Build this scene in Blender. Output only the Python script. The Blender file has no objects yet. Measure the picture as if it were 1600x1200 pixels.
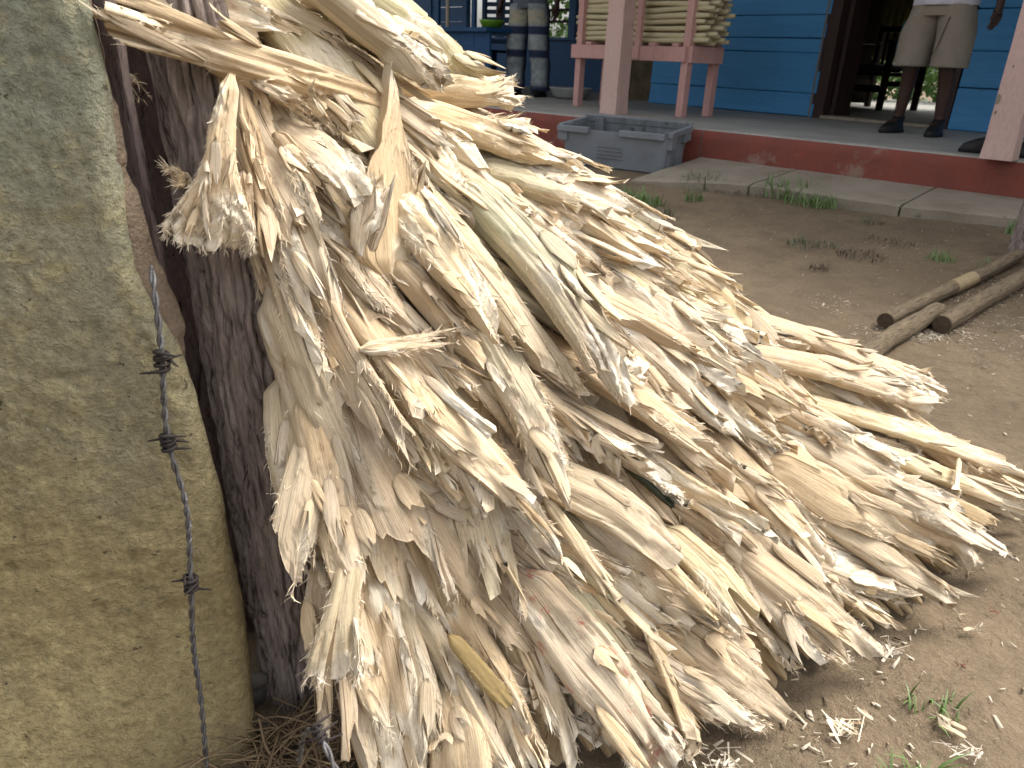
import bpy, bmesh, math, random
import numpy as np
from mathutils import Vector, Matrix
R = math.radians
SC = bpy.context.scene
COL = SC.collection

# ------------------------------------------------------------------ camera, world, sun, exposure
CAM_H = 0.8
pitch, roll = R(23.6), R(2.35)
fwd = Vector((0, math.cos(pitch), -math.sin(pitch)))
r0, u0 = Vector((1, 0, 0)), Vector((0, math.sin(pitch), math.cos(pitch)))
rgt = r0*math.cos(roll) + u0*math.sin(roll)
upv = u0*math.cos(roll) - r0*math.sin(roll)
cd = bpy.data.cameras.new('camera')
cd.sensor_width = 36; cd.lens = 36*1171/1600; cd.clip_start = 0.02; cd.clip_end = 500
cd.dof.use_dof = True; cd.dof.focus_distance = 0.98; cd.dof.aperture_fstop = 15
cam = bpy.data.objects.new('camera', cd); COL.objects.link(cam)
M4 = Matrix((rgt, upv, -fwd)).transposed().to_4x4(); M4.translation = (0, 0, CAM_H)
cam.matrix_world = M4
SC.camera = cam

SUN_ELEV, SUN_AZ = R(55), R(70)          # azimuth measured from +Y towards +X (sun behind and to the right)
w = bpy.data.worlds.new('World'); SC.world = w; w.use_nodes = True
nt = w.node_tree; bg = nt.nodes['Background']
sky = nt.nodes.new('ShaderNodeTexSky'); sky.sky_type = 'NISHITA'; sky.sun_disc = False
sky.sun_elevation = SUN_ELEV; sky.sun_rotation = SUN_AZ
sky.air_density = 1.0; sky.dust_density = 5.0; sky.ozone_density = 0.6
hs = nt.nodes.new('ShaderNodeHueSaturation'); hs.inputs['Saturation'].default_value = 0.22      # hazy overcast: little blue left
nt.links.new(sky.outputs[0], hs.inputs['Color']); nt.links.new(hs.outputs[0], bg.inputs[0]); bg.inputs[1].default_value = 0.15
sd = bpy.data.lights.new('sun', 'SUN'); sd.energy = 1.35; sd.angle = R(26); sd.color = (1.0, 0.95, 0.86)
so = bpy.data.objects.new('sun', sd); COL.objects.link(so)
sv = Vector((math.sin(SUN_AZ)*math.cos(SUN_ELEV), math.cos(SUN_AZ)*math.cos(SUN_ELEV), math.sin(SUN_ELEV)))
so.rotation_euler = sv.to_track_quat('Z', 'Y').to_euler(); so.location = (0, 0, 20)
SC.view_settings.view_transform = 'Standard'; SC.view_settings.look = 'None'
SC.view_settings.exposure = 1.2; SC.view_settings.gamma = 1; SC.view_settings.use_curve_mapping = False
SC.cycles.max_bounces = 6; SC.cycles.diffuse_bounces = 4; SC.cycles.use_denoising = True

# ------------------------------------------------------------------ helpers
def tag(o, label=None, cat=None, group=None, kind=None):
    if label: o['label'] = label
    if cat: o['category'] = cat
    if group: o['group'] = group
    if kind: o['kind'] = kind
    return o

def empty(name, loc=(0, 0, 0), rz=0.0, parent=None):
    o = bpy.data.objects.new(name, None); COL.objects.link(o)
    o.empty_display_size = 0.05; o.location = loc; o.rotation_euler = (0, 0, rz)
    if parent: o.parent = parent
    return o

def link(name, me, parent=None, loc=None, rot=None):
    o = bpy.data.objects.new(name, me); COL.objects.link(o)
    if parent: o.parent = parent
    if loc is not None: o.location = loc
    if rot is not None: o.rotation_euler = rot
    return o

def bm_obj(name, bm, mat, parent=None, loc=None, rot=None, smooth=False):
    me = bpy.data.meshes.new(name)
    bmesh.ops.recalc_face_normals(bm, faces=bm.faces)
    bm.to_mesh(me); bm.free()
    if mat: me.materials.append(mat)
    if smooth: me.polygons.foreach_set('use_smooth', [True]*len(me.polygons))
    return link(name, me, parent, loc, rot)

def quad_mesh(name, V, Q, mat, uv=None, tone=None, smooth=True):
    me = bpy.data.meshes.new(name)
    V = np.ascontiguousarray(V, np.float32); Q = np.ascontiguousarray(Q, np.int32)
    n = len(Q)
    me.vertices.add(len(V)); me.vertices.foreach_set('co', V.ravel())
    me.loops.add(4*n); me.loops.foreach_set('vertex_index', Q.ravel())
    me.polygons.add(n); me.polygons.foreach_set('loop_start', np.arange(0, 4*n, 4, dtype=np.int32))
    if smooth is not False: me.polygons.foreach_set('use_smooth', np.ones(n, bool) if smooth is True else smooth)
    if uv is not None:
        l = me.uv_layers.new(name='uv'); l.data.foreach_set('uv', np.ascontiguousarray(uv[Q.ravel()], np.float32).ravel())
    if tone is not None:
        a = me.attributes.new('tone', 'FLOAT_COLOR', 'POINT')
        c = np.ones((len(V), 4), np.float32); c[:, :3] = tone; a.data.foreach_set('color', c.ravel())
    me.update(); me.validate()
    if mat: me.materials.append(mat)
    return me

def box(bm, x0, x1, y0, y1, z0, z1, bevel=0.0, jitter=0.0, rnd=None):
    r = bmesh.ops.create_cube(bm, size=1)
    vs = r['verts']
    for v in vs:
        v.co = Vector(((x0+x1)/2 + v.co.x*(x1-x0), (y0+y1)/2 + v.co.y*(y1-y0), (z0+z1)/2 + v.co.z*(z1-z0)))
        if jitter: v.co += Vector([(rnd.random()-.5)*2*jitter for _ in range(3)])
    if bevel:
        es = list({e for v in vs for e in v.link_edges})
        bmesh.ops.bevel(bm, geom=es, offset=bevel, segments=2, affect='EDGES', profile=0.6)
    return bm

def box_obj(name, dims, mat, parent=None, bevel=0.0, loc=None, rot=None, jitter=0.0, rnd=None):
    bm = bmesh.new(); box(bm, *dims, bevel=bevel, jitter=jitter, rnd=rnd)
    return bm_obj(name, bm, mat, parent, loc, rot)

def tube_obj(name, pts, rad, mat, parent=None, n=8, closed_ends=True, smooth=True, noise=0.0, seed=0):
    """swept tube along pts; rad a number, a list or (rx, ry) list"""
    V, Q, UV = sweep(pts, rad, n, noise, seed)
    me = quad_mesh(name, V, Q, mat, uv=UV, smooth=smooth)
    return link(name, me, parent)

def sweep(pts, rad, n=8, noise=0.0, seed=0):
    P = np.array(pts, float); m = len(P)
    if np.isscalar(rad): rad = [rad]*m
    T = np.gradient(P, axis=0); T /= np.linalg.norm(T, axis=1)[:, None]+1e-12
    a = np.array([0, 0, 1.]) if abs(T[0, 2]) < .9 else np.array([1., 0, 0])
    nrm = np.cross(T[0], a); nrm /= np.linalg.norm(nrm)
    th = np.linspace(0, 2*np.pi, n, endpoint=False)
    V = []; UV = []
    rg = np.random.default_rng(seed); s = 0
    for i in range(m):
        nrm = nrm - T[i]*(nrm@T[i]); nrm /= np.linalg.norm(nrm)
        b = np.cross(T[i], nrm)
        rx, ry = rad[i] if hasattr(rad[i], '__len__') else (rad[i], rad[i])
        if i: s += np.linalg.norm(P[i]-P[i-1])
        k = 1 + noise*rg.standard_normal(n)
        V.append(P[i] + (np.cos(th)*rx*k)[:, None]*nrm + (np.sin(th)*ry*k)[:, None]*b)
        UV.append(np.stack([th*max(rx, ry), np.full(n, s)], 1))
    V = np.concatenate(V); UV = np.concatenate(UV)
    c = np.arange(n); c2 = (c+1) % n
    Q = [np.stack([i*n+c, i*n+c2, (i+1)*n+c2, (i+1)*n+c], 1) for i in range(m-1)]
    ex = []                                        # end caps: quads fanned round a centre vertex (n even)
    for base, i in ((0, 0), ((m-1)*n, m-1)):
        ci = len(V)+len(ex); ex.append(P[i])
        for k in range(0, n, 2):
            q = [ci, base+k, base+(k+1) % n, base+(k+2) % n]
            Q.append(np.array([q if i else [q[0], q[3], q[2], q[1]]]))
    V = np.concatenate([V, np.array(ex)]); UV = np.concatenate([UV, np.array([[0, 0], [0, s]])])
    return V, np.concatenate(Q), UV

def h1(i, seed=0):
    i = np.asarray(i).astype(np.int64)
    x = (i*374761393 + seed*668265263) & 0xffffffff
    x = ((x ^ (x >> 13))*1274126177) & 0xffffffff
    x = x ^ (x >> 16)
    return (x & 0xffff)/65535.0

def n1(x, seed=0):
    x = np.asarray(x, float); i = np.floor(x); f = x-i; f = f*f*(3-2*f)
    return h1(i, seed)*(1-f) + h1(i+1, seed)*f

def n2(x, y, seed=0):
    i = np.floor(x); j = np.floor(y); f = x-i; g = y-j
    f = f*f*(3-2*f); g = g*g*(3-2*g)
    def hh(a, b): return h1(a*7919 + b*104729, seed)
    return (hh(i, j)*(1-f)+hh(i+1, j)*f)*(1-g) + (hh(i, j+1)*(1-f)+hh(i+1, j+1)*f)*g

def fbm(x, y, seed=0, o=4):
    s = 0; a = .5
    for k in range(o):
        s = s + a*n2(x*2**k, y*2**k, seed+k*17); a *= .5
    return s

def sm(x, a, b):
    t = np.clip((x-a)/(b-a), 0, 1); return t*t*(3-2*t)

# ------------------------------------------------------------------ materials
def new_mat(name):
    m = bpy.data.materials.new(name); m.use_nodes = True
    t = m.node_tree; return m, t, t.nodes['Principled BSDF']

class NB:
    """tiny node builder"""
    def __init__(s, t): s.t = t
    def n(s, ty, **kw):
        x = s.t.nodes.new(ty)
        for k, v in kw.items(): setattr(x, k, v)
        return x
    def l(s, a, b): s.t.links.new(a, b)
    def coord(s, out='Object', scale=(1, 1, 1)):
        c = s.n('ShaderNodeTexCoord'); m = s.n('ShaderNodeMapping'); m.inputs['Scale'].default_value = scale
        s.l(c.outputs[out], m.inputs[0]); return m.outputs[0]
    def noise(s, vec, scale, detail=4, rough=.55, dist=0):
        x = s.n('ShaderNodeTexNoise'); s.l(vec, x.inputs['Vector'])
        x.inputs['Scale'].default_value = scale; x.inputs['Detail'].default_value = detail
        x.inputs['Roughness'].default_value = rough; x.inputs['Distortion'].default_value = dist
        return x.outputs[0]
    def ramp(s, fac, stops):
        x = s.n('ShaderNodeValToRGB'); s.l(fac, x.inputs[0]); e = x.color_ramp.elements
        while len(e) < len(stops): e.new(.5)
        for k, (p, c) in enumerate(stops):
            e[k].position = p; e[k].color = (*c, 1) if hasattr(c, '__len__') else (c, c, c, 1)
        return x.outputs[0]
    def mix(s, fac, a, b, mode='MIX'):
        x = s.n('ShaderNodeMix', data_type='RGBA', blend_type=mode)
        for sock, v in ((x.inputs[0], fac), (x.inputs[6], a), (x.inputs[7], b)):
            if hasattr(v, 'is_output'): s.l(v, sock)
            elif hasattr(v, '__len__'): sock.default_value = (*v, 1)
            else: sock.default_value = v
        return x.outputs[2]
    def math(s, op, a, b=0.0, clamp=False):
        x = s.n('ShaderNodeMath', operation=op, use_clamp=clamp)
        for sock, v in ((x.inputs[0], a), (x.inputs[1], b)):
            if hasattr(v, 'is_output'): s.l(v, sock)
            else: sock.default_value = v
        return x.outputs[0]
    def bump(s, h, strength, dist, prev=None):
        x = s.n('ShaderNodeBump'); x.inputs['Strength'].default_value = strength; x.inputs['Distance'].default_value = dist
        s.l(h, x.inputs['Height'])
        if prev is not None: s.l(prev, x.inputs['Normal'])
        return x.outputs[0]

def simple_mat(name, c1, c2=None, scale=8, rough=.7, bump=.2, bdist=.003, coord='Object', stretch=(1, 1, 1), fine=None, metallic=0, stains=None, spec=.3):
    m, t, p = new_mat(name); b = NB(t)
    v = b.coord(coord, stretch)
    n = b.noise(v, scale, 6, .6)
    c2 = c2 or tuple(x*.7 for x in c1)
    col = b.mix(b.ramp(n, [(.3, 0.), (.7, 1.)]), c1, c2)
    f = b.noise(v, scale*(fine or 9), 4, .6)
    col = b.mix(.35, col, b.ramp(f, [(.25, .55), (.75, 1.2)]), 'MULTIPLY')
    if stains:
        sc, lo, sc_col = stains
        s2 = b.noise(b.coord('Object'), sc, 5, .65)
        col = b.mix(b.ramp(s2, [(lo, 0.), (lo+.08, 1.)]), col, sc_col)
    b.l(col, p.inputs['Base Color']); p.inputs['Roughness'].default_value = rough
    p.inputs['Metallic'].default_value = metallic; p.inputs['Specular IOR Level'].default_value = spec
    b.l(b.bump(b.math('ADD', n, f), bump, bdist), p.inputs['Normal'])
    return m

def stalk_material(name, stain=None):
    m, t, p = new_mat(name); b = NB(t)
    at = b.n('ShaderNodeAttribute', attribute_name='tone')
    sep = b.n('ShaderNodeSeparateColor'); b.l(at.outputs['Color'], sep.inputs[0])
    fresh, green, white = sep.outputs[0], sep.outputs[1], sep.outputs[2]
    uv = b.n('ShaderNodeTexCoord')
    def uvn(su, sv, sc=1.0, d=4, r=.6, dist=0.):
        mp = b.n('ShaderNodeMapping'); mp.inputs['Scale'].default_value = (su, sv, 1); b.l(uv.outputs['UV'], mp.inputs[0])
        oi = b.n('ShaderNodeObjectInfo'); ad = b.n('ShaderNodeVectorMath', operation='ADD'); b.l(mp.outputs[0], ad.inputs[0])
        cm = b.n('ShaderNodeCombineXYZ'); b.l(b.math('MULTIPLY', oi.outputs['Random'], 50.), cm.inputs[2]); b.l(cm.outputs[0], ad.inputs[1])
        return b.noise(ad.outputs[0], sc, d, r, dist)
    grain = uvn(900, 22); grain2 = uvn(260, 7, dist=.3); blot = uvn(45, 14, d=5); fineb = uvn(500, 160)
    tan = b.mix(b.ramp(grain2, [(.3, 0.), (.7, 1.)]), (0.48, 0.335, 0.19), (0.61, 0.46, 0.285))
    cream = b.mix(b.ramp(blot, [(.3, 0.), (.7, 1.)]), (0.66, 0.515, 0.345), (0.76, 0.64, 0.465))
    col = b.mix(fresh, tan, cream)
    gcol = b.mix(b.ramp(grain2, [(.35, 0.), (.65, 1.)]), (0.44, 0.43, 0.24), (0.62, 0.58, 0.40))
    col = b.mix(green, col, gcol)
    col = b.mix(white, col, (0.82, 0.725, 0.57))
    col = b.mix(.55, col, b.ramp(grain, [(.30, .38), (.5, .92), (.8, 1.15)]), 'MULTIPLY')
    col = b.mix(.35, col, b.ramp(fineb, [(.3, .7), (.6, 1.05)]), 'MULTIPLY')
    # thin dark splits along the fibres, brown bruises, tiny specks
    split = uvn(170, 3.2, d=2, r=.4)
    col = b.mix(b.ramp(split, [(.315, .85), (.35, 0.)]), col, (0.17, 0.105, 0.05))
    br = uvn(38, 17, d=4, r=.7)
    col = b.mix(b.ramp(br, [(.62, 0.), (.74, .8)]), col, (0.30, 0.165, 0.075))
    sp = uvn(330, 120, d=1)
    col = b.mix(b.ramp(sp, [(.80, 0.), (.83, .8)]), col, (0.12, 0.07, 0.04))
    if stain:
        mp = b.coord('UV', (30, 16, 1)); rs = b.noise(mp, 1.0, 5, .7)
        col = b.mix(b.ramp(rs, [(.565, 0.), (.63, .7)]), col, stain)
    oi = b.n('ShaderNodeObjectInfo')
    hv = b.n('ShaderNodeHueSaturation'); b.l(col, hv.inputs['Color'])
    b.l(b.math('ADD', b.math('MULTIPLY', oi.outputs['Random'], .22), .88), hv.inputs['Value'])
    b.l(b.math('ADD', b.math('MULTIPLY', oi.outputs['Random'], .25), .86), hv.inputs['Saturation'])
    b.l(hv.outputs[0], p.inputs['Base Color'])
    p.inputs['Roughness'].default_value = .72; p.inputs['Specular IOR Level'].default_value = .25
    h = b.math('ADD', b.math('MULTIPLY', grain, .6), b.math('ADD', b.math('MULTIPLY', grain2, .8), b.math('MULTIPLY', fineb, .35)))
    b.l(b.bump(h, .75, .0022), p.inputs['Normal'])
    return m

MS = stalk_material('stalk_fibre')
MSR = stalk_material('stalk_fibre_red_stained', (0.42, 0.06, 0.03))

# ------------------------------------------------------------------ frames of the place
HA = R(-49.0); HP0 = np.array([2.742, 7.476, 0.0])       # house frame: x along its front, y into the house
hu = np.array([math.cos(HA), math.sin(HA), 0]); hv_ = np.array([-hu[1], hu[0], 0])
def hw(x, y, z): return Vector(HP0 + hu*x + hv_*y + np.array([0, 0, z]))
EA = R(-42.73); E0 = np.array([0.013, 6.861]); eu = np.array([math.cos(EA), math.sin(EA)]); ev = np.array([-eu[1], eu[0]])
PZ = 0.38                                                   # porch floor height
def ground_h(x, y):
    q0 = x-E0[0]; q1 = y-E0[1]
    d = -(q0*ev[0]+q1*ev[1])
    return .085*(1-sm(d, .45, 2.3))                         # the yard rises gently toward the porch

# ------------------------------------------------------------------ ground
def ground_material():
    m, t, p = new_mat('packed_dirt'); b = NB(t)
    v = b.coord('Object')
    a = b.noise(v, 1.6, 6, .6, .4); c = b.noise(v, 9, 6, .65); d = b.noise(v, 70, 5, .7); e = b.noise(v, 320, 3, .6)
    col = b.mix(b.ramp(a, [(.35, 0.), (.65, 1.)]), (0.232, 0.176, 0.116), (0.172, 0.130, 0.086))
    col = b.mix(b.ramp(c, [(.45, 0.), (.72, .75)]), col, (0.135, 0.104, 0.070))
    col = b.mix(.5, col, b.ramp(d, [(.25, .55), (.7, 1.25)]), 'MULTIPLY')
    col = b.mix(b.ramp(e, [(.66, 0.), (.74, .8)]), col, (0.36, 0.30, 0.22))
    col = b.mix(b.ramp(b.noise(v, 42, 4, .75), [(.66, 0.), (.72, .7)]), col, (0.07, 0.05, 0.035))
    b.l(col, p.inputs['Base Color']); p.inputs['Roughness'].default_value = .95; p.inputs['Specular IOR Level'].default_value = .1
    nb = b.bump(c, .6, .03); nb = b.bump(d, .9, .012, nb); nb = b.bump(e, .7, .003, nb)
    b.l(nb, p.inputs['Normal']); return m
MGROUND = ground_material()
def build_ground():
    def axis(lo, hi, step, far):
        a = list(np.arange(lo, hi, step)); k = step; x = a[-1]
        out = []
        while x < far: k *= 1.25; x += k; out.append(x)
        k = step; x = a[0]; pre = []
        while x > -far: k *= 1.25; x -= k; pre.append(x)
        return np.array(pre[::-1]+a+out)
    X = axis(-1.2, 4.2, .018, 80); Y = axis(.2, 6.6, .02, 80)
    gx, gy = np.meshgrid(X, Y)
    z = (fbm(gx*3, gy*3, 5, 4)-.47)*.02 + (fbm(gx*22, gy*22, 9, 3)-.44)*.011
    z = z*(np.abs(gx) < 12) + ground_h(gx, gy) - .006
    d = -((gx-E0[0])*ev[0]+(gy-E0[1])*ev[1])
    z = np.where(d < -.3, np.minimum(z, .0), z)
    n = len(X); V = np.stack([gx, gy, z], -1).reshape(-1, 3)
    i, j = np.meshgrid(np.arange(n-1), np.arange(len(Y)-1)); k = (j*n+i).ravel()
    Q = np.stack([k, k+1, k+n+1, k+n], 1)
    tag(link('ground', quad_mesh('ground', V, Q, MGROUND)), kind='structure')
build_ground()

# ------------------------------------------------------------------ porch: floor, red riser, apron
MCONC = simple_mat('porch_concrete', (0.40, 0.39, 0.35), (0.28, 0.275, 0.25), 3, .6, .25, .003, fine=14, stains=(22, .66, (0.30, 0.28, 0.24)))
MAPRON = simple_mat('apron_concrete', (0.33, 0.285, 0.225), (0.23, 0.195, 0.145), 4, .9, .5, .006, fine=16, stains=(9, .60, (0.17, 0.145, 0.105)))
MRED = simple_mat('red_painted_riser', (0.24, 0.060, 0.042), (0.17, 0.055, 0.04), 5, .7, .3, .004, fine=12, stains=(3.2, .55, (0.24, 0.15, 0.115)))
def ept(s, d, z): return Vector((E0[0]+eu[0]*s-ev[0]*d, E0[1]+eu[1]*s-ev[1]*d, z))     # along edge, distance in front of it
def prism(name, pts2, z0, z1, mat, parent=None, bevel=0.0):
    bm = bmesh.new()
    vb = [bm.verts.new((x, y, z0)) for x, y in pts2]
    vt = [bm.verts.new((x, y, z1 if not hasattr(z1, '__len__') else z1[k])) for k, (x, y) in enumerate(pts2)]
    n = len(pts2); bm.faces.new(vb[::-1]); top = bm.faces.new(vt)
    for k in range(n): bm.faces.new((vb[k], vb[(k+1) % n], vt[(k+1) % n], vt[k]))
    if bevel:
        bmesh.ops.bevel(bm, geom=[e for e in top.edges], offset=bevel, segments=3, affect='EDGES')
    return bm_obj(name, bm, mat, parent)
a, b_ = ept(-7, 0, 0), ept(6.5, 0, 0); far_r, far_l = hw(9, 6.5, 0), hw(-9, 6.5, 0)
porch = prism('porch_floor', [a[:2], b_[:2], far_r[:2], far_l[:2]], .0, PZ, MCONC, bevel=.012)
tag(porch, kind='structure')
# the riser: painted face set proud of the slab, in cast lengths
riser = empty('porch_riser'); tag(riser, kind='structure')
cuts = [-7, -2.2, .55, 1.75, 4.2, 6.5]
for k in range(len(cuts)-1):
    s0, s1 = cuts[k]+.004, cuts[k+1]-.004
    bm = bmesh.new(); N = 40
    rows = []
    for zi, zz in enumerate((.0, .1, .2, .3, PZ-.022, PZ-.012)):
        row = []
        for q in range(N+1):
            s = s0+(s1-s0)*q/N
            off = .010+.006*float(n1(s*9+zi*13.7, 3)) - (.008 if zi == 5 else 0)
            row.append(bm.verts.new(ept(s, off, zz)))
        rows.append(row)
    for r1, r2 in zip(rows, rows[1:]):
        for q in range(N): bm.faces.new((r1[q], r1[q+1], r2[q+1], r2[q]))
    bm_obj('painted_face', bm, MRED, riser, smooth=True)
# apron of cast slabs at the foot of the riser
apron = empty('concrete_apron'); tag(apron, kind='structure')
front = [(-2.5, .55), (.6, .9), (1.25, 1.0), (2.08, .78), (2.62, .62), (3.34, .60), (3.88, .42), (4.6, .4), (7, .4)]
def fd(s): return float(np.interp(s, [f[0] for f in front], [f[1] for f in front]))
js = [1.76, 2.49, 3.35, 4.2, 5.2, 6.3]
for k in range(len(js)-1):
    s0, s1 = js[k]+.006, js[k+1]-.006; N = 24; J = 14
    bm = bmesh.new(); grid = []
    for j in range(J+1):
        row = []
        for q in range(N+1):
            s = s0+(s1-s0)*q/N; d1 = fd(s) + .035*(float(n1(s*11, 8))-.5)*(1 if j == J else .6)
            d = .016 + (d1-.016)*j/J
            z = .180 - .045*(j/J) + .006*float(fbm(np.array(s*6.), np.array(d*6.), 4)) - (.008*((j/J) > .97))
            if k == 0: z -= .045*(1-min(1, (s-s0)/.6))*(j/J)
            row.append(bm.verts.new(ept(s, d, z)))
        grid.append(row)
    low = [bm.verts.new((v.co.x+.01*ev[0], v.co.y+.01*ev[1], -.02)) for v in grid[-1]]
    grid.append(low)
    for r1, r2 in zip(grid, grid[1:]):
        for q in range(N): bm.faces.new((r1[q], r1[q+1], r2[q+1], r2[q]))
    for side in (0, -1):
        col = [r[side] for r in grid]; top = bm.verts.new((col[0].co.x, col[0].co.y, -.02))
        bm.faces.new(col + [top])
    bm_obj('paving_slab', bm, MAPRON, apron, smooth=False)

# ------------------------------------------------------------------ the blue board house
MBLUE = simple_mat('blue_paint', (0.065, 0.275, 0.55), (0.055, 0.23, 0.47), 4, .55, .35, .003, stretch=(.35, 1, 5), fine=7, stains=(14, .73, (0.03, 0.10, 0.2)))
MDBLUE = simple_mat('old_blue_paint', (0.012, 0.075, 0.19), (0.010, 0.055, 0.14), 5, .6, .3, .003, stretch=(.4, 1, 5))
MFRAME = simple_mat('dark_stained_wood', (0.055, 0.028, 0.024), (0.03, 0.018, 0.016), 9, .6, .3, .003, stretch=(4, 4, .4))
MDARK = simple_mat('dark_wood', (0.03, 0.024, 0.02), (0.016, 0.013, 0.012), 7, .8, .3, .004)  # plain near-black wood tone
MTAN = simple_mat('stained_plaster', (0.16, 0.125, 0.075), (0.07, 0.055, 0.035), 6, .9, .4, .004)
MROOF = simple_mat('rusty_sheet', (0.20, 0.13, 0.09), (0.12, 0.08, 0.06), 4, .7, .3, .004)
MNAIL = simple_mat('nail_steel', (0.10, 0.09, 0.085), None, 40, .5, .1, .001)
house = empty('wooden_house', HP0, HA)
tag(house, 'blue painted timber board house with open doorway behind the concrete porch', 'house')
rb = random.Random(4)
def board(x0, x1, z0, z1, y=0.0, mat=MBLUE, name='wall_board'):
    bm = bmesh.new(); n = max(2, int((x1-x0)/.25)); rows = []
    g = rb.random()*100
    for (yy, zz, wob) in ((.012, z0+.003, 1), (-.016, z0+.003, 1), (-.019, z0+.012, .5), (-.006, z1-.006, .6), (-.002, z1-.002, 1), (.012, z1-.002, 1)):
        rows.append([bm.verts.new((x0+(x1-x0)*q/n, y+yy, zz+wob*.006*(float(n1(np.array(q*.7+g), 2))-.5))) for q in range(n+1)])
    rows.append(rows[0])
    for r1, r2 in zip(rows, rows[1:]):
        for q in range(n): bm.faces.new((r1[q], r1[q+1], r2[q+1], r2[q]))
    for side in (0, -1):
        bm.faces.new([r[side] for r in rows[:-1]])
    return bm_obj(name, bm, mat, house)
LZ = [.384, .588, .935, 1.056, 1.25, 1.50, 1.73, 1.98, 2.22, 2.45, 2.7]
RZ = [.384, .706, .977, 1.277, 1.52, 1.76, 2.0, 2.24, 2.47, 2.7]
for z0, z1 in zip(LZ, LZ[1:]):
    board(-2.02-rb.random()*.02, -.035-rb.random()*.03, z0, z1)
for z0, z1 in zip(RZ, RZ[1:]):
    board(1.175+rb.random()*.015, 5.2, z0, z1)
board(-.05, 1.19, 2.24, 2.47); board(-.05, 1.19, 2.47, 2.7)
# studs and inner lining so that the wall has thickness
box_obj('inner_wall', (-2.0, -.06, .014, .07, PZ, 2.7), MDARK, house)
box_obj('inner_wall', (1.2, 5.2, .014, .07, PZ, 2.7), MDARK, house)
jl = empty('door_frame', parent=house)
box_obj('jamb', (-.058, .062, -.012, .10, PZ, 2.2), MFRAME, jl, bevel=.004)
box_obj('jamb', (1.09, 1.172, -.012, .10, PZ, 2.2), MFRAME, jl, bevel=.004)
box_obj('lintel', (-.058, 1.172, -.013, .10, 2.202, 2.238), MFRAME, jl)
box_obj('corner_strip', (-.078, -.060, -.022, .02, PZ, 2.7), simple_mat('pale_edge_strip', (0.20, 0.2, 0.19), None, 9), house)
# door leaf folded inwards against the inner wall
dl = box_obj('door_leaf', (.066, .105, .11, .40, PZ+.02, 2.18), MFRAME, house, bevel=.003)
box_obj('threshold', (.064, 1.088, -.06, .16, PZ+.001, PZ+.028), MAPRON, house, bevel=.006)
for x, z in ((1.36, .69), (1.62, .66), (1.98, .67), (-.2, .61), (-.19, .96), (-.2, 1.08), (-.9, .62), (-1.6, .61), (-1.0, .965), (-.21, 1.28)):
    bm = bmesh.new(); bmesh.ops.create_cone(bm, segments=10, radius1=.006, radius2=.004, depth=.006, cap_ends=True)
    bm_obj('nail_head', bm, MNAIL, house, loc=(x, -.017, z), rot=(R(90), 0, 0))
# rooms: side walls, rear wall with openings, ceiling, roof
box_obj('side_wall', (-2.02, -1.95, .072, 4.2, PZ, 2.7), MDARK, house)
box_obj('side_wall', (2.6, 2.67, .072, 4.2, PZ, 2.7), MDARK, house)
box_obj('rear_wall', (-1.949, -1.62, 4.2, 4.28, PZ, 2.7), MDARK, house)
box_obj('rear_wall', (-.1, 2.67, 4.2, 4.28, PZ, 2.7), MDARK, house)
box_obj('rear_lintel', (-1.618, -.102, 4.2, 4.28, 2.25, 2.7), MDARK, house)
# open bay: recessed tan wall end, blue counter wall, rear blue partition with window openings
box_obj('bay_wall', (-2.6, -2.024, .30, .36, PZ, 2.7), MTAN, house)
box_obj('bay_wall', (-3.9, -2.602, 1.3, 1.36, PZ, 2.7), MDARK, house)
box_obj('bay_return', (-2.66, -2.602, .362, 1.3, PZ, 2.7), MDARK, house)
# bay partition, further in, with two unglazed openings over a blue dado
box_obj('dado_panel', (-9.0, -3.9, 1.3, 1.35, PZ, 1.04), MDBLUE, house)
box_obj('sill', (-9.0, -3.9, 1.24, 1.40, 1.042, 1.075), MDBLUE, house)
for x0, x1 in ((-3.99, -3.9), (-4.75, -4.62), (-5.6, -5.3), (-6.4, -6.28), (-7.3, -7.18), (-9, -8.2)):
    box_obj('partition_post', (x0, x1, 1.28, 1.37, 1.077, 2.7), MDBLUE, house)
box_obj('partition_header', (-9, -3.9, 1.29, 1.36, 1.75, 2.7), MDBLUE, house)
for z in (1.079, 1.30, 1.525): box_obj('blocking_board', (-8.198, -7.302, 1.30, 1.325, z, z+.217), MDBLUE, house)  # boards added to close a bright opening and keep the bay dark
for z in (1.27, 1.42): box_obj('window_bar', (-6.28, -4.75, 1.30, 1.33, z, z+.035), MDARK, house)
# roof over house and porch (shades the porch)
rf = empty('roof', parent=house)
for k in range(22):
    x0 = -9.2+k*.85
    bm = bmesh.new(); n = 12; r1 = []; r2 = []
    for q in range(n+1):
        x = x0+.85*q/n; zz = .018*math.sin(q/n*math.pi*12)
        r1.append(bm.verts.new((x, -2.45, 2.86+zz))); r2.append(bm.verts.new((x, 4.8, 3.45+zz)))
    for q in range(n): bm.faces.new((r1[q], r1[q+1], r2[q+1], r2[q]))
    g = bmesh.ops.extrude_face_region(bm, geom=bm.faces[:])
    for v in g['geom']:
        if isinstance(v, bmesh.types.BMVert): v.co.z += .004
    bm_obj('roof_sheet', bm, MROOF, rf)
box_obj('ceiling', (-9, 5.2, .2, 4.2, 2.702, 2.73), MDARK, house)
box_obj('porch_beam', (-9, 5.4, -2.32, -2.18, 2.702, 2.83), MFRAME, rf)

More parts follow.
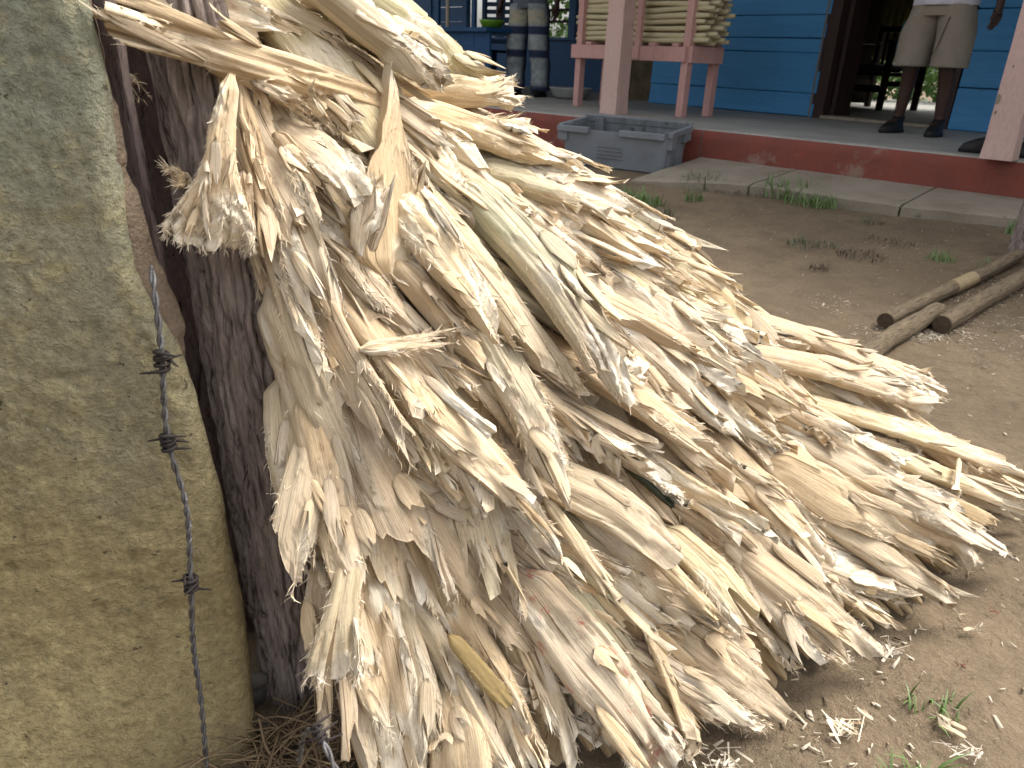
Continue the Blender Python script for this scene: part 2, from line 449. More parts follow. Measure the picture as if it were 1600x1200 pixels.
# ------------------------------------------------------------------ pink porch posts and rack
MPINK = simple_mat('pink_paint', (0.58, 0.41, 0.365), (0.52, 0.355, 0.31), 8, .75, .35, .003, stretch=(1, 1, .35), fine=12, stains=(26, .74, (0.24, 0.19, 0.15)))
MPINK2 = simple_mat('pink_paint_darker', (0.56, 0.33, 0.30), (0.48, 0.275, 0.245), 8, .75, .35, .003, stretch=(1, 1, .35), stains=(24, .74, (0.25, 0.17, 0.13)))
def post(name, x, y, wx, wy, label, z1=2.70, rot=EA, z0=PZ+.001):
    o = empty(name, (x, y, 0), rot)
    bm = bmesh.new(); rr = random.Random(int(x*100))
    n = 24; rings = []
    for k in range(n+1):
        z = z0+(z1-z0)*k/n
        ring = []
        for (sx, sy) in ((-1, -1), (-.86, -1.0), (.86, -1.0), (1, -1), (1, 1), (-1, 1)):
            chip = 1-.10*max(0, rr.random()-.72)/.28*(abs(sx) == 1)
            fl = 1.06 if k == 0 else 1
            ring.append(bm.verts.new((sx*wx/2*chip*fl, sy*wy/2*chip*fl, z)))
        rings.append(ring)
    for r1, r2 in zip(rings, rings[1:]):
        for q in range(6): bm.faces.new((r1[q], r1[(q+1) % 6], r2[(q+1) % 6], r2[q]))
    bm.faces.new(rings[0][::-1]); bm.faces.new(rings[-1])
    bm_obj('shaft', bm, MPINK, o)
    tag(o, label, 'porch post', 'pink porch posts')
    return o
def chips(o, spots, wx, wy):
    for (fx, z, w, h) in spots:
        bm = bmesh.new(); rr = random.Random(int(z*1000)); c = []
        for k in range(9):
            a = 2*math.pi*k/9; q = .6+.5*rr.random()
            c.append(bm.verts.new((fx*wx/2+math.cos(a)*w*q, -wy/2-.0022, z+math.sin(a)*h*q)))
        bm.faces.new(c)
        bm_obj('paint_chip', bm, simple_mat('bare_render', (0.30, 0.26, 0.2), None, 30), o)
p1 = post('porch_post', .775, 6.86, .165, .165, 'pink square post standing in front of the stick rack, above the grey crate')
p2 = post('porch_post', 2.64, 4.345, .15, .15, 'pink chipped post at the porch edge in front of the black boots')
chips(p2, [(-.86, .69, .014, .03), (-.8, .62, .008, .012), (-.5, .85, .006, .01)], .15, .15)
p3 = post('porch_post', -1.70, 8.25, .20, .20, 'pink post with a pale stick leaning on it, above the crest of the heap')
p4 = post('porch_post', -2.33, 8.6, .10, .10, 'slim pink post beside the dark green panel beyond the heap')
post('porch_post', -2.70, 9.0, .11, .11, 'faded pink post farthest along the porch beyond the heap')
tag(tube_obj('leaning_stick', [hw(-4.31+.0, -1.15, PZ), hw(-4.34, -1.13, .9), hw(-4.40, -1.08, 1.6)], .022, simple_mat('dry_stick', (0.42, 0.36, 0.27), None, 20, stretch=(4, 4, .5)), n=8),
    'pale thin stick leaning against the pink post on the porch', 'stick')
tag(box_obj('painted_board', (-.34, .34, -.02, .02, 0, .75), simple_mat('dark_green_paint', (0.02, 0.06, 0.05), None, 6), None, bevel=.004, loc=(-2.35, 9.3, PZ+.3), rot=(0, 0, HA)),
    'dark green board standing between slim pink posts on the porch', 'board')

# rack: four legs, rails, slats and uprights
RF = np.array([.523, 7.755]); RFR = np.array([1.338, 6.775]); rdir = (RFR-RF)/np.linalg.norm(RFR-RF); rin = np.array([-rdir[1], rdir[0]])
RL = float(np.linalg.norm(RFR-RF)); RD = .36
rack = empty('stick_rack', (RF[0], RF[1], PZ), math.atan2(rdir[1], rdir[0]))
tag(rack, 'pink wooden rack on long legs holding a stack of peeled sticks', 'rack')
lw = .068
for (x, y, h) in ((0, 0, 1.9), (RL, 0, 1.9), (RL, RD, 1.9), (0, RD, 1.9)):
    box_obj('leg', (x-lw/2, x+lw/2, y-lw/2, y+lw/2, .002, h), MPINK2, rack, bevel=.004)
box_obj('upright', (RL*.60-.03, RL*.60+.03, -.075, -.036, .44, 1.9), MPINK2, rack, bevel=.004)
zr0, zr1 = .43, .545
box_obj('front_rail', (-.07, RL+.02, -lw/2-.03, -lw/2-.001, zr0, zr1), MPINK2, rack, bevel=.003)
box_obj('rear_rail', (-.07, RL+.02, RD+lw/2+.001, RD+lw/2+.03, zr0, zr1), MPINK2, rack, bevel=.003)
box_obj('side_rail', (RL+lw/2+.001, RL+lw/2+.032, -.03, RD+.03, zr0-.005, zr1+.005), MPINK2, rack, bevel=.003)
box_obj('side_rail', (-lw/2-.032, -lw/2-.001, -.03, RD+.03, zr0-.005, zr1+.005), MPINK2, rack, bevel=.003)
for k in range(5):
    x = .12+k*(RL-.24)/4
    box_obj('slat', (x-.035, x+.035, -.03, RD+.03, zr1+.002, zr1+.027), MPINK2, rack, bevel=.003)

# ------------------------------------------------------------------ peeled sticks stacked on the rack
def stick_material():
    m, t, p = new_mat('peeled_stick'); b = NB(t)
    v = b.coord('UV', (60, 6, 1)); n = b.noise(v, 1, 5, .6)
    oi = b.n('ShaderNodeObjectInfo')
    base = b.mix(oi.outputs['Random'], (0.46, 0.40, 0.24), (0.37, 0.34, 0.17))
    col = b.mix(b.ramp(n, [(.3, 0.), (.75, 1.)]), base, (0.60, 0.53, 0.36))
    k = b.noise(b.coord('UV', (20, 9, 1)), 1, 3, .6)
    col = b.mix(b.ramp(k, [(.66, 0.), (.72, .8)]), col, (0.17, 0.11, 0.06))
    b.l(col, p.inputs['Base Color']); p.inputs['Roughness'].default_value = .7
    b.l(b.bump(n, .5, .004), p.inputs['Normal']); return m
MSTICK = stick_material()
stick_meshes = []
for k in range(8):
    rg = random.Random(70+k); L = RL+.19+rg.random()*.09; pts = []; rads = []
    bend = (rg.random()-.5)*.03
    for q in range(15):
        f = q/14; pts.append((f*L-.09-rg.random()*.02*(q == 0), .006*math.sin(f*9+k)+bend*math.sin(f*3.1), .006*math.sin(f*7+2*k)))
        rads.append(.0215*(1+.16*(rg.random()-.5))*(.72 if q in (0, 14) else 1))
    V, Q, UV = sweep(pts, rads, 10, .03, k)
    stick_meshes.append(quad_mesh('peeled_stick', V, Q, MSTICK, uv=UV))
rows_txt = ['bottom', 'second', 'third', 'fourth', 'fifth', 'sixth', 'seventh', 'eighth', 'ninth', 'tenth', 'eleventh', 'twelfth']
rg = random.Random(11)
rang = math.atan2(rdir[1], rdir[0])
for r in range(12):
    for c in range(5):
        lx, ly, lz = (rg.random()-.5)*.06, .03+c*.07+(rg.random()-.5)*.01, zr1+.050+r*.0455+(rg.random()-.5)*.006
        if c == 0: ly = .02+rg.random()*.02
        P = np.array([RF[0], RF[1]])+rdir*lx+rin*ly
        o = link('peeled_stick', stick_meshes[(r*3+c*5) % 8], None, (P[0], P[1], PZ+lz), (rg.random()*.4, (rg.random()-.5)*.012, rang+(rg.random()-.5)*.02))
        if c == 0: tag(o, f'peeled pale stick along the front of the pink rack, {rows_txt[r]} row from its bed', 'stick', 'peeled sticks stacked on the pink rack')
        else: tag(o, f"peeled stick {['', 'second', 'third', 'fourth', 'fifth'][c]} from front in {rows_txt[r]} row on pink rack", 'stick', 'peeled sticks stacked on the pink rack')

# ------------------------------------------------------------------ grey crate
MCRATE = simple_mat('grey_plastic', (0.225, 0.25, 0.28), (0.17, 0.185, 0.205), 5, .5, .12, .002, fine=20, stains=(12, .70, (0.10, 0.10, 0.095)), spec=.4)
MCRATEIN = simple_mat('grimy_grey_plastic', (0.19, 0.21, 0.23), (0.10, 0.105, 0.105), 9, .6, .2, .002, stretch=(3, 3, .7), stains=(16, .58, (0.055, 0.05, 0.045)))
c0 = np.array([.324, 5.796]); c1 = np.array([.986, 5.379]); cdv = (c1-c0); CL = float(np.linalg.norm(cdv)); cdv /= CL; CANG = math.atan2(cdv[1], cdv[0])
crate = empty('plastic_crate', (c0[0], c0[1], .082), CANG); crate.rotation_euler = (R(4.5), R(.2), CANG)
tag(crate, 'empty grey plastic crate with grimy inside standing on the dirt before the red riser', 'crate')
def loft_box(name, rings, mat, inner=False):
    bm = bmesh.new(); R_ = []
    for (x0, x1, y0, y1, z, rad) in rings:
        ring = []
        for (cx, cy, a0) in ((x1-rad, y1-rad, 0), (x0+rad, y1-rad, 90), (x0+rad, y0+rad, 180), (x1-rad, y0+rad, 270)):
            for k in range(5):
                a = R(a0+k*22.5); ring.append(bm.verts.new((cx+rad*math.cos(a), cy+rad*math.sin(a), z)))
        R_.append(ring)
    n = len(R_[0])
    for r1, r2 in zip(R_, R_[1:]):
        for q in range(n): bm.faces.new((r1[q], r1[(q+1) % n], r2[(q+1) % n], r2[q]))
    if not inner: bm.faces.new(R_[0][::-1])
    bm.faces.new(R_[-1])
    return bm_obj(name, bm, mat, crate)
CW, CH = .36, .29
tp = .028
# shell: outer up, over the rim, down the inside, floor
loft_box('shell', [(0+.012, CL-.012, .012, CW-.012, 0, .03), (.0, CL, 0, CW, .012, .035), (-tp*.7, CL+tp*.7, -tp*.5, CW+tp*.5, CH*.82, .03), (-tp*.7, CL+tp*.7, -tp*.5, CW+tp*.5, CH-.03, .03),
                   (-tp*.7+.008, CL+tp*.7-.008, -tp*.5+.008, CW+tp*.5-.008, CH-.03, .03), (.012, CL-.012, .012, CW-.012, .02, .03)], MCRATE)
loft_box('inner_lining', [(.012-.014, CL-.012+.014, .012-.008, CW-.012+.008, CH-.034, .028), (.016, CL-.016, .016, CW-.016, .022, .028)], MCRATEIN, inner=True)
xo0, xo1, yo0, yo1 = -tp*.7, CL+tp*.7, -tp*.5, CW+tp*.5
def cb(name, *d, mat=MCRATE, bevel=.004): return box_obj(name, d, mat, crate, bevel=bevel)
# rim: two lips along the near side with the low gap between, full lip along the far side, raised ends
cb('rim_lip', xo0-.028, xo0+CL*.29, yo0-.030, yo0+.006, CH-.052, CH-.012)
cb('rim_lip', xo0+CL*.60, xo1-.012, yo0-.030, yo0+.006, CH-.052, CH-.012)
cb('rim_lip', xo0-.02, xo1+.02, yo1-.006, yo1+.020, CH-.012, CH+.018)
cb('back_wall', xo0+.01, xo1-.01, yo1-.020, yo1-.0065, CH-.0295, CH+.012, mat=MCRATEIN, bevel=.002)
cb('end_lip', xo0-.034, xo0+.006, yo0+.008, yo1-.008, CH-.040, CH-.004)
cb('end_lip', xo1-.006, xo1+.034, yo0+.008, yo1-.008, CH-.040, CH-.004)
cb('corner_block', xo0-.03, xo0+.05, yo0-.012, yo0-.0005, CH-.115, CH-.053, bevel=.003)
cb('corner_block', xo1-.012, xo1+.030, yo0+.02, yo0+.10, CH-.12, CH-.041, bevel=.003)
cb('corner_block', xo1-.012, xo1+.030, yo1-.13, yo1-.02, CH-.10, CH-.041, bevel=.003)
cb('stacking_lug', xo0+.10, xo0+.165, yo1-.06, yo1-.012, CH-.10, CH+.006, mat=MCRATEIN)
cb('stacking_lug', xo0+.002, xo0+.055, yo0+.06, yo0+.10, CH-.07, CH-.008, mat=MCRATEIN)
cb('stacking_lug', xo1-.055, xo1-.004, yo0+.02, yo0+.06, CH-.07, CH-.004, mat=MCRATEIN)
cb('end_rib', CL-.004, CL+.018, .05, .11, .01, CH-.121, bevel=.006)
cb('end_rib', CL-.004, CL+.018, CW-.15, CW-.05, .01, CH-.101, bevel=.006)
cb('end_rib', -.022, .004, .03, .10, .01, CH-.06, bevel=.006)
for k in range(4):                                           # shallow moulded panel lines on the near side
    zz = .075+k*.026
    box_obj('moulded_line', (CL*.34, CL*.60, -.0135-.0009*k*1.1-zz*.0, -.004, zz, zz+.004), MCRATE, crate)

# a few peeled leftovers lying on the dirt beside the crate come with the stalks further down

# ------------------------------------------------------------------ bowl, counter, basin and things in the open bay
MWHITE = simple_mat('enamel', (0.42, 0.43, 0.42), None, 8, .35, .05, .001)
def lathe(name, prof, mat, parent=None, loc=None, n=28):
    bm = bmesh.new(); R_ = []
    for r, z in prof:
        R_.append([bm.verts.new((max(r, .0005)*math.cos(2*math.pi*k/n), max(r, .0005)*math.sin(2*math.pi*k/n), z)) for k in range(n)])
    for r1, r2 in zip(R_, R_[1:]):
        for q in range(n): bm.faces.new((r1[q], r1[(q+1) % n], r2[(q+1) % n], r2[q]))
    return bm_obj(name, bm, mat, parent, loc, smooth=True)
tag(lathe('enamel_bowl', [(0, 0), (.14, 0), (.20, .03), (.235, .10), (.25, .115), (.245, .12), (.228, .105), (.19, .035), (.13, .012), (0, .01)], MWHITE, None, (.53, 9.15, PZ+.002)),
    'dull white enamel bowl on the porch floor behind the jeans', 'bowl')
ctr = empty('blue_counter', hw(-4.9, -1.25, PZ), HA)
tag(ctr, 'dark blue painted counter with a shelf top beside the person in jeans', 'counter')
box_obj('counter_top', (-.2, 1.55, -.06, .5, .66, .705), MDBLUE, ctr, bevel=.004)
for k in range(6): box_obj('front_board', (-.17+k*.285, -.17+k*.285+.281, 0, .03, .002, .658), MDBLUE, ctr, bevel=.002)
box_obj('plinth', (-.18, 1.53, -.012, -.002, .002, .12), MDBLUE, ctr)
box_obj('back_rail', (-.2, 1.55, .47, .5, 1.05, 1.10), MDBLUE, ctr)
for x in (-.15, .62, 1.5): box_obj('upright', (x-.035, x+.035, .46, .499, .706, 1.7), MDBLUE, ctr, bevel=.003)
MGRN = simple_mat('green_plastic', (0.16, 0.36, 0.03), None, 8, .4, .05, .001)
basin = lathe('green_basin', [(0, 0), (.10, 0), (.135, .06), (.145, .085), (.138, .085), (.10, .01), (0, .008)], MGRN, None, hw(-3.62, -1.02, PZ+.707))
tag(basin, 'bright green plastic basin on the blue counter next to the jeans', 'basin')
MDCH = simple_mat('dark_blue_chair_paint', (0.01, 0.045, 0.11), None, 9, .5, .1, .001)
bch = empty('slatted_chair', hw(-4.25, -.55, PZ+.0), HA+.35)
tag(bch, 'dark blue slatted chair standing behind the blue counter', 'chair')
for x, y, h in ((-.2, -.2, .45), (.2, -.2, .45), (-.2, .2, 1.25), (.2, .2, 1.25)): box_obj('leg', (x-.025, x+.025, y-.025, y+.025, .002, h), MDCH, bch)
box_obj('seat', (-.24, .24, -.24, .24, .452, .485), MDCH, bch, bevel=.006)
for k in range(7): box_obj('back_slat', (-.172, .172, .19, .21, .56+k*.085, .61+k*.085), MDCH, bch)
MYEL = simple_mat('ochre_cloth', (0.38, 0.19, 0.02), None, 8, .8, .2, .002)
bm = bmesh.new(); rows = []
for k in range(9):
    z = k/8*.85; w0 = .035+.05*k/8
    rows.append([bm.verts.new((w0*(q-2)/2, .018*math.sin(q*2.1+k*.3), z)) for q in range(5)])
for r1, r2 in zip(rows, rows[1:]):
    for q in range(4): bm.faces.new((r1[q], r1[q+1], r2[q+1], r2[q]))
g = bmesh.ops.extrude_face_region(bm, geom=bm.faces[:])
for v in g['geom']:
    if isinstance(v, bmesh.types.BMVert): v.co.y += .008
clo = bm_obj('hanging_cloth', bm, MYEL, None, (.62, 9.35, PZ+.60), (0, R(6), HA)); tag(clo, 'narrow ochre cloth hanging behind the person in ripped jeans', 'cloth')

# ------------------------------------------------------------------ chair in the room, curtain, garden behind
MCH = simple_mat('dark_chair_wood', (0.035, 0.02, 0.016), (0.02, 0.012, 0.01), 9, .5, .2, .002, stretch=(3, 3, .5))
ac = empty('wooden_armchair', hw(-.80, 2.75, PZ), HA-.25)
tag(ac, 'dark wooden armchair with slatted back inside the doorway', 'chair')
for x, y, h in ((-.34, -.3, .72), (.34, -.3, .72), (-.34, .3, .95), (.34, .3, .95)):
    box_obj('leg', (x-.03, x+.03, y-.03, y+.03, .002, h), MCH, ac, bevel=.004)
for x in (-.34, .34):
    bm = bmesh.new(); box(bm, x-.045, x+.045, -.36, .30, .722, .755, bevel=.006); bm_obj('armrest', bm, MCH, ac)
    box_obj('side_rail', (x-.02, x+.02, -.268, .268, .26, .32), MCH, ac)
box_obj('front_rail', (-.308, .308, -.33, -.30, .19, .27), MCH, ac, bevel=.003)
box_obj('seat_frame', (-.308, .308, -.30, .30, .37, .41), MCH, ac, bevel=.003)
box_obj('back_rail', (-.309, .309, .285, .315, .86, .93), MCH, ac, bevel=.004)
box_obj('back_rail', (-.309, .309, .285, .315, .43, .48), MCH, ac, bevel=.004)
for k in range(6):
    x = -.25+k*.1; box_obj('back_slat', (x-.022, x+.022, .29, .31, .482, .858), MCH, ac)
box_obj('cushion', (-.29, .1, -.27, .25, .412, .50), simple_mat('grey_cushion', (0.05, 0.05, 0.06), None, 6), ac, bevel=.03)
MCUR = simple_mat('olive_curtain', (0.13, 0.11, 0.02), (0.08, 0.065, 0.015), 5, .9, .2, .002)
bm = bmesh.new(); rows = []
for k in range(14):
    z = .95+k/13*1.3
    rows.append([bm.verts.new((-1.62+.62*q/24*(.75+.25*k/13), 4.12+.035*math.sin(q*1.5+.3*math.sin(k*.4)), z)) for q in range(25)])
for r1, r2 in zip(rows, rows[1:]):
    for q in range(24): bm.faces.new((r1[q], r1[q+1], r2[q+1], r2[q]))
g = bmesh.ops.extrude_face_region(bm, geom=bm.faces[:])
for v in g['geom']:
    if isinstance(v, bmesh.types.BMVert): v.co.y += .006
cu = bm_obj('curtain', bm, MCUR, None, tuple(HP0), (0, 0, HA), smooth=True)
tag(cu, 'dark olive curtain hanging in the rear opening behind the armchair', 'curtain')

def leaf_material(name, c1, c2):
    m, t, p = new_mat(name); b = NB(t); n = b.noise(b.coord('Object'), 6, 3)
    b.l(b.mix(b.ramp(n, [(.3, 0.), (.7, 1.)]), c1, c2), p.inputs['Base Color']); p.inputs['Roughness'].default_value = .5
    p.inputs['Transmission Weight'].default_value = 0
    return m
MLEAF = leaf_material('garden_leaf', (0.06, 0.15, 0.025), (0.12, 0.22, 0.04))
MTRUNK = simple_mat('grey_trunk', (0.12, 0.095, 0.07), None, 8, .9, .5, .01)
def bush(x, y, rad, h, label, seed, stem=True):
    o = empty('garden_bush', (x, y, 0)); rg = np.random.default_rng(seed)
    n = 1500
    d = rg.standard_normal((n, 3)); d /= np.linalg.norm(d, axis=1)[:, None]
    P = d*rad*(rg.random(n)**.4)[:, None]*(1+.35*np.sin(d[:, :1]*5+seed)); P[:, 2] = P[:, 2]*h/(2*rad)+h*.55
    t = rg.standard_normal((n, 3)); t /= np.linalg.norm(t, axis=1)[:, None]
    s = np.cross(t, rg.standard_normal((n, 3))); s /= np.linalg.norm(s, axis=1)[:, None]
    L = .05+.07*rg.random(n); w_ = L*.35
    nn = np.cross(t, s)*.1
    V = np.stack([P, P+(t*.5+nn)*L[:, None]+s*w_[:, None], P+t*L[:, None], P+(t*.5+nn)*L[:, None]-s*w_[:, None]], 1).reshape(-1, 3)
    Q = np.arange(4*n).reshape(-1, 4)
    link('crown', quad_mesh('crown', V, Q, MLEAF, smooth=False), o)
    tube_obj('trunk', [(0, 0, -.05), (.03, .02, h*.3), (0, .05, h*.6)], [.05, .04, .025], MTRUNK, o)
    tag(o, label, 'bush')
for k, (x, y, r_, h, lb) in enumerate([(-1.3, 6.4, .8, 2.3, 'green bush seen through the doorway above the armchair'),
        (-.5, 7.4, .9, 2.6, 'leafy green bush seen beyond the rear opening beside the shorts'),
        (-2.3, 5.6, .7, 1.5, 'low green bush behind the armchair back'), (.1, 5.9, .8, 1.6, 'low green bush behind the legs of the person in shorts'), (-1.2, 8.4, 1.1, 2.4, 'bush deepest in the yard behind the house'),
        (-5.0, 4.6, .9, 2.6, 'green bush seen through the dark window bars of the open bay'),
        (-6.6, 4.3, 1.0, 2.6, 'green bush behind the open bay nearest the faded pink post'),
        (-3.7, 5.6, .8, 2.2, 'green bush seen beyond the open bay beside the blue upright')]):
    q = hw(x, y, 0); bush(q.x, q.y, r_, h, lb, 30+k)
tl = empty('treeline', hw(-1.5, 13, 0), HA); VV = []; QQ = []
rgt_ = np.random.default_rng(5); n_ = 40000
P_ = np.stack([rgt_.uniform(-16, 13, n_), rgt_.uniform(-1.2, 1.2, n_), rgt_.uniform(0, 1, n_)**.8*6.5], 1); P_[:, 2] *= .75+.35*n1(P_[:, 0]*.6, 3)
t_ = rgt_.standard_normal((n_, 3)); t_ /= np.linalg.norm(t_, axis=1)[:, None]; s__ = np.cross(t_, rgt_.standard_normal((n_, 3))); s__ /= np.linalg.norm(s__, axis=1)[:, None]
L_ = rgt_.uniform(.12, .34, n_)[:, None]
V_ = np.stack([P_, P_+t_*L_*.5+s__*L_*.3, P_+t_*L_, P_+t_*L_*.5-s__*L_*.3], 1).reshape(-1, 3)
bpy.data.objects.remove(tl)
tl = link('far_foliage', quad_mesh('far_foliage', V_, np.arange(4*n_).reshape(-1, 4), MLEAF, smooth=False), None, hw(-1.5, 13, 0), (0, 0, HA)); tag(tl, 'mass of green foliage far behind the house seen through its openings', 'foliage', None, 'stuff')
for k, (x, y) in enumerate([(-.95, 5.6), (-.62, 5.75), (-.32, 5.65)]):
    q = hw(x, y, 0)
    tag(tube_obj('yard_stake', [q, q+Vector((.02, 0, .5)), q+Vector((.0, .02, 1.05))], [.04, .036, .03], MTRUNK), ['thin grey stake in the yard behind the armchair', 'middle grey yard stake seen between the bare legs', 'grey yard stake seen beside the bare shin'][k], 'stake')

# ------------------------------------------------------------------ people
def loft(rings, n=24, seed=0, fold=0.0, ffreq=3.0, close=False):
    """rings: (cx, cy, cz, rx, ry[, rot]) -> verts, quads with fold noise"""
    V = []; th = np.linspace(0, 2*np.pi, n, endpoint=False)
    m = len(rings)
    for i, r in enumerate(rings):
        cx, cy, cz, rx, ry = r[:5]
        k = 1 + fold*(n2(np.cos(th)*1.5+7, np.full(n, cz*ffreq*6)+np.sin(th)*1.5, seed)-.5)
        V.append(np.stack([cx+np.cos(th)*rx*k, cy+np.sin(th)*ry*k, np.full(n, cz)], 1))
    V = np.concatenate(V); c = np.arange(n); c2 = (c+1) % n
    Q = np.concatenate([np.stack([i*n+c, i*n+c2, (i+1)*n+c2, (i+1)*n+c], 1) for i in range(m-1)])
    return V, Q
def refine(keys, m):
    keys = np.array(keys, float); z = np.linspace(0, len(keys)-1, m)
    return np.stack([np.interp(z, np.arange(len(keys)), keys[:, k]) for k in range(keys.shape[1])], 1)
def merge(parts):
    V = []; Q = []; o = 0
    for v, q in parts: V.append(v); Q.append(q+o); o += len(v)
    return np.concatenate(V), np.concatenate(Q)
def skin_body(name, verts, edges, radii, root, mat, parent, sub=2):
    me = bpy.data.meshes.new(name); me.from_pydata([tuple(v) for v in verts], edges, []); me.materials.append(mat)
    o = link(name, me, parent)
    o.modifiers.new('skin', 'SKIN'); o.modifiers['skin'].use_smooth_shade = True
    sv = me.skin_vertices[0].data
    for i, r in enumerate(radii):
        sv[i].radius = r if hasattr(r, '__len__') else (r, r); sv[i].use_root = (i == root)
    sub_ = o.modifiers.new('sub', 'SUBSURF'); sub_.levels = sub; sub_.render_levels = sub
    return o
def person_body(parent, mat, spread=.0, scale=1.0, arm_out=.22, lift_arm=0):
    """standing figure facing -y, 1.75 m"""
    V = []; E = []; Rr = []
    def add(p, r, par=None):
        V.append(Vector(p)*scale); Rr.append(tuple(x*scale for x in r) if hasattr(r, '__len__') else r*scale); i = len(V)-1
        if par is not None: E.append((par, i))
        return i
    pel = add((0, 0, .93), (.15, .11)); w_ = add((0, .0, 1.10), (.135, .10), pel); ch = add((0, .01, 1.30), (.16, .115), w_)
    sh = add((0, .01, 1.43), (.10, .08), ch); nk = add((0, .0, 1.50), .055, sh); hd = add((0, -.015, 1.57), (.07, .08), nk); h2 = add((0, -.02, 1.66), (.078, .095), hd); add((0, -.01, 1.74), (.05, .06), h2)
    add((0, -.125, 1.635), .016, h2)                                     # nose
    for sx in (-1, 1):
        add((sx*.09, 0, 1.64), .02, h2)                                  # ear
        hp = add((sx*.10, 0, .88), .092, pel); kn = add((sx*(.10+spread*.5), -.02, .49), .062, hp); cf = add((sx*(.10+spread*.75), .015, .34), .056, kn)
        an = add((sx*(.10+spread), .01, .09), .036, cf); add((sx*(.105+spread), -.10, .04), (.042, .028), an)
        s2 = add((sx*.19, .01, 1.40), .058, sh); el = add((sx*(.21+arm_out*.35), .02, 1.12), .042, s2); wr = add((sx*(.21+arm_out), -.03, .89) if sx != lift_arm else (sx*.06, -.22, 1.28), .028, el)
        if sx == lift_arm:                                              # forearm raised in front of the chest
            pm = add((sx*.02, -.235, 1.31), (.036, .02), wr)
            for f, (dz, L) in enumerate(((.03, .075), (.01, .085), (-.01, .08), (-.03, .062))):
                a = add((-sx*.015, -.235, 1.31+dz), .009, pm); b = add((-sx*(.015+L*.5), -.225, 1.315+dz), .0085, a); add((-sx*(.015+L*.8), -.20, 1.315+dz), .0075, b)
            t1 = add((sx*.005, -.22, 1.35), .011, pm); add((-sx*.02, -.215, 1.37), .0095, t1)
            continue
        pm = add((sx*(.215+arm_out), -.04, .83), (.036, .02), wr)
        for f, (dx, L) in enumerate(((-.03, .075), (-.01, .085), (.01, .08), (.03, .062))):
            a = add((sx*(.217+arm_out)+dx*.4, -.045+dx*.9, .79), .009, pm)
            b = add((sx*(.217+arm_out)+dx*.4-sx*.006, -.055+dx*.9, .79-L*.55), .0085, a); add((sx*(.217+arm_out)+dx*.4-sx*.016, -.066+dx*.9, .79-L), .0075, b)
        t1 = add((sx*(.205+arm_out), -.075, .81), .011, pm); add((sx*(.2+arm_out), -.10, .77), .0095, t1)
    return skin_body('body', V, E, Rr, 0, mat, parent)
MSKIN = simple_mat('dark_brown_skin', (0.050, 0.024, 0.016), (0.04, 0.02, 0.013), 12, .5, .1, .002)
def jeans_material():
    m, t, p = new_mat('washed_denim'); b = NB(t)
    at = b.n('ShaderNodeAttribute', attribute_name='tone'); sep = b.n('ShaderNodeSeparateColor'); b.l(at.outputs['Color'], sep.inputs[0])
    v = b.coord('Object'); n = b.noise(v, 14, 5, .65); f = b.noise(v, 120, 4, .7)
    fade = b.math('MULTIPLY', sep.outputs[0], b.ramp(n, [(.3, .45), (.6, 1.)]))
    col = b.mix(fade, (0.018, 0.03, 0.075), (0.33, 0.37, 0.37))
    col = b.mix(b.math('MULTIPLY', sep.outputs[1], b.ramp(b.noise(v, 30, 4, .7), [(.42, 0.), (.5, 1.)])), col, (0.42, 0.38, 0.26))
    col = b.mix(.4, col, b.ramp(f, [(.3, .6), (.7, 1.15)]), 'MULTIPLY')
    b.l(col, p.inputs['Base Color']); p.inputs['Roughness'].default_value = .85
    b.l(b.bump(b.math('ADD', n, f), .5, .01), p.inputs['Normal']); return m
MJEANS = jeans_material()
MBLACK = simple_mat('black_leather', (0.018, 0.016, 0.017), (0.01, 0.01, 0.01), 14, .45, .2, .002)
MSOLE = simple_mat('black_rubber', (0.012, 0.012, 0.013), None, 20, .7, .1, .001)
def shoe(name, mat, parent, loc, rz, k=1.0, tall=.0):
    rings = [(0, -.02, .0, .048, .135), (0, -.02, .018, .052, .142), (0, -.02, .03, .050, .140), (0, -.018, .05, .047, .128), (0, .0, .072, .043, .10), (0, .035, .095, .041, .065), (0, .045, .12, .040, .055)]
    if tall: rings += [(0, .05, .18, .047, .06), (0, .05, .12+tall, .052, .065)]
    rings += [(0, rings[-1][1], rings[-1][2]-.01, .01, .01)]
    rings = [(0, -.02, -.0, .004, .004)] + rings
    V, Q = loft([(a, b_, c, d, e) for a, b_, c, d, e in rings], 20, 3, .04)
    o = link(name, quad_mesh(name, V*k, Q, mat), parent, loc, (0, 0, rz))
    V2, Q2 = loft([(0, -.02, .001, .004, .004), (0, -.02, .001, .054, .146), (0, -.02, .022, .055, .147), (0, -.02, .0225, .04, .12)], 20)
    link('sole', quad_mesh('sole', V2*k, Q2, MSOLE), o)
    for q in range(3):
        V3, Q3, U3 = sweep([(-.026, -.055+q*.028, .069+q*.012), (0, -.062+q*.028, .078+q*.012), (.026, -.055+q*.028, .069+q*.012)], .004, 6)
        link('lace', quad_mesh('lace', V3*k, Q3, MSOLE), o)
    return o

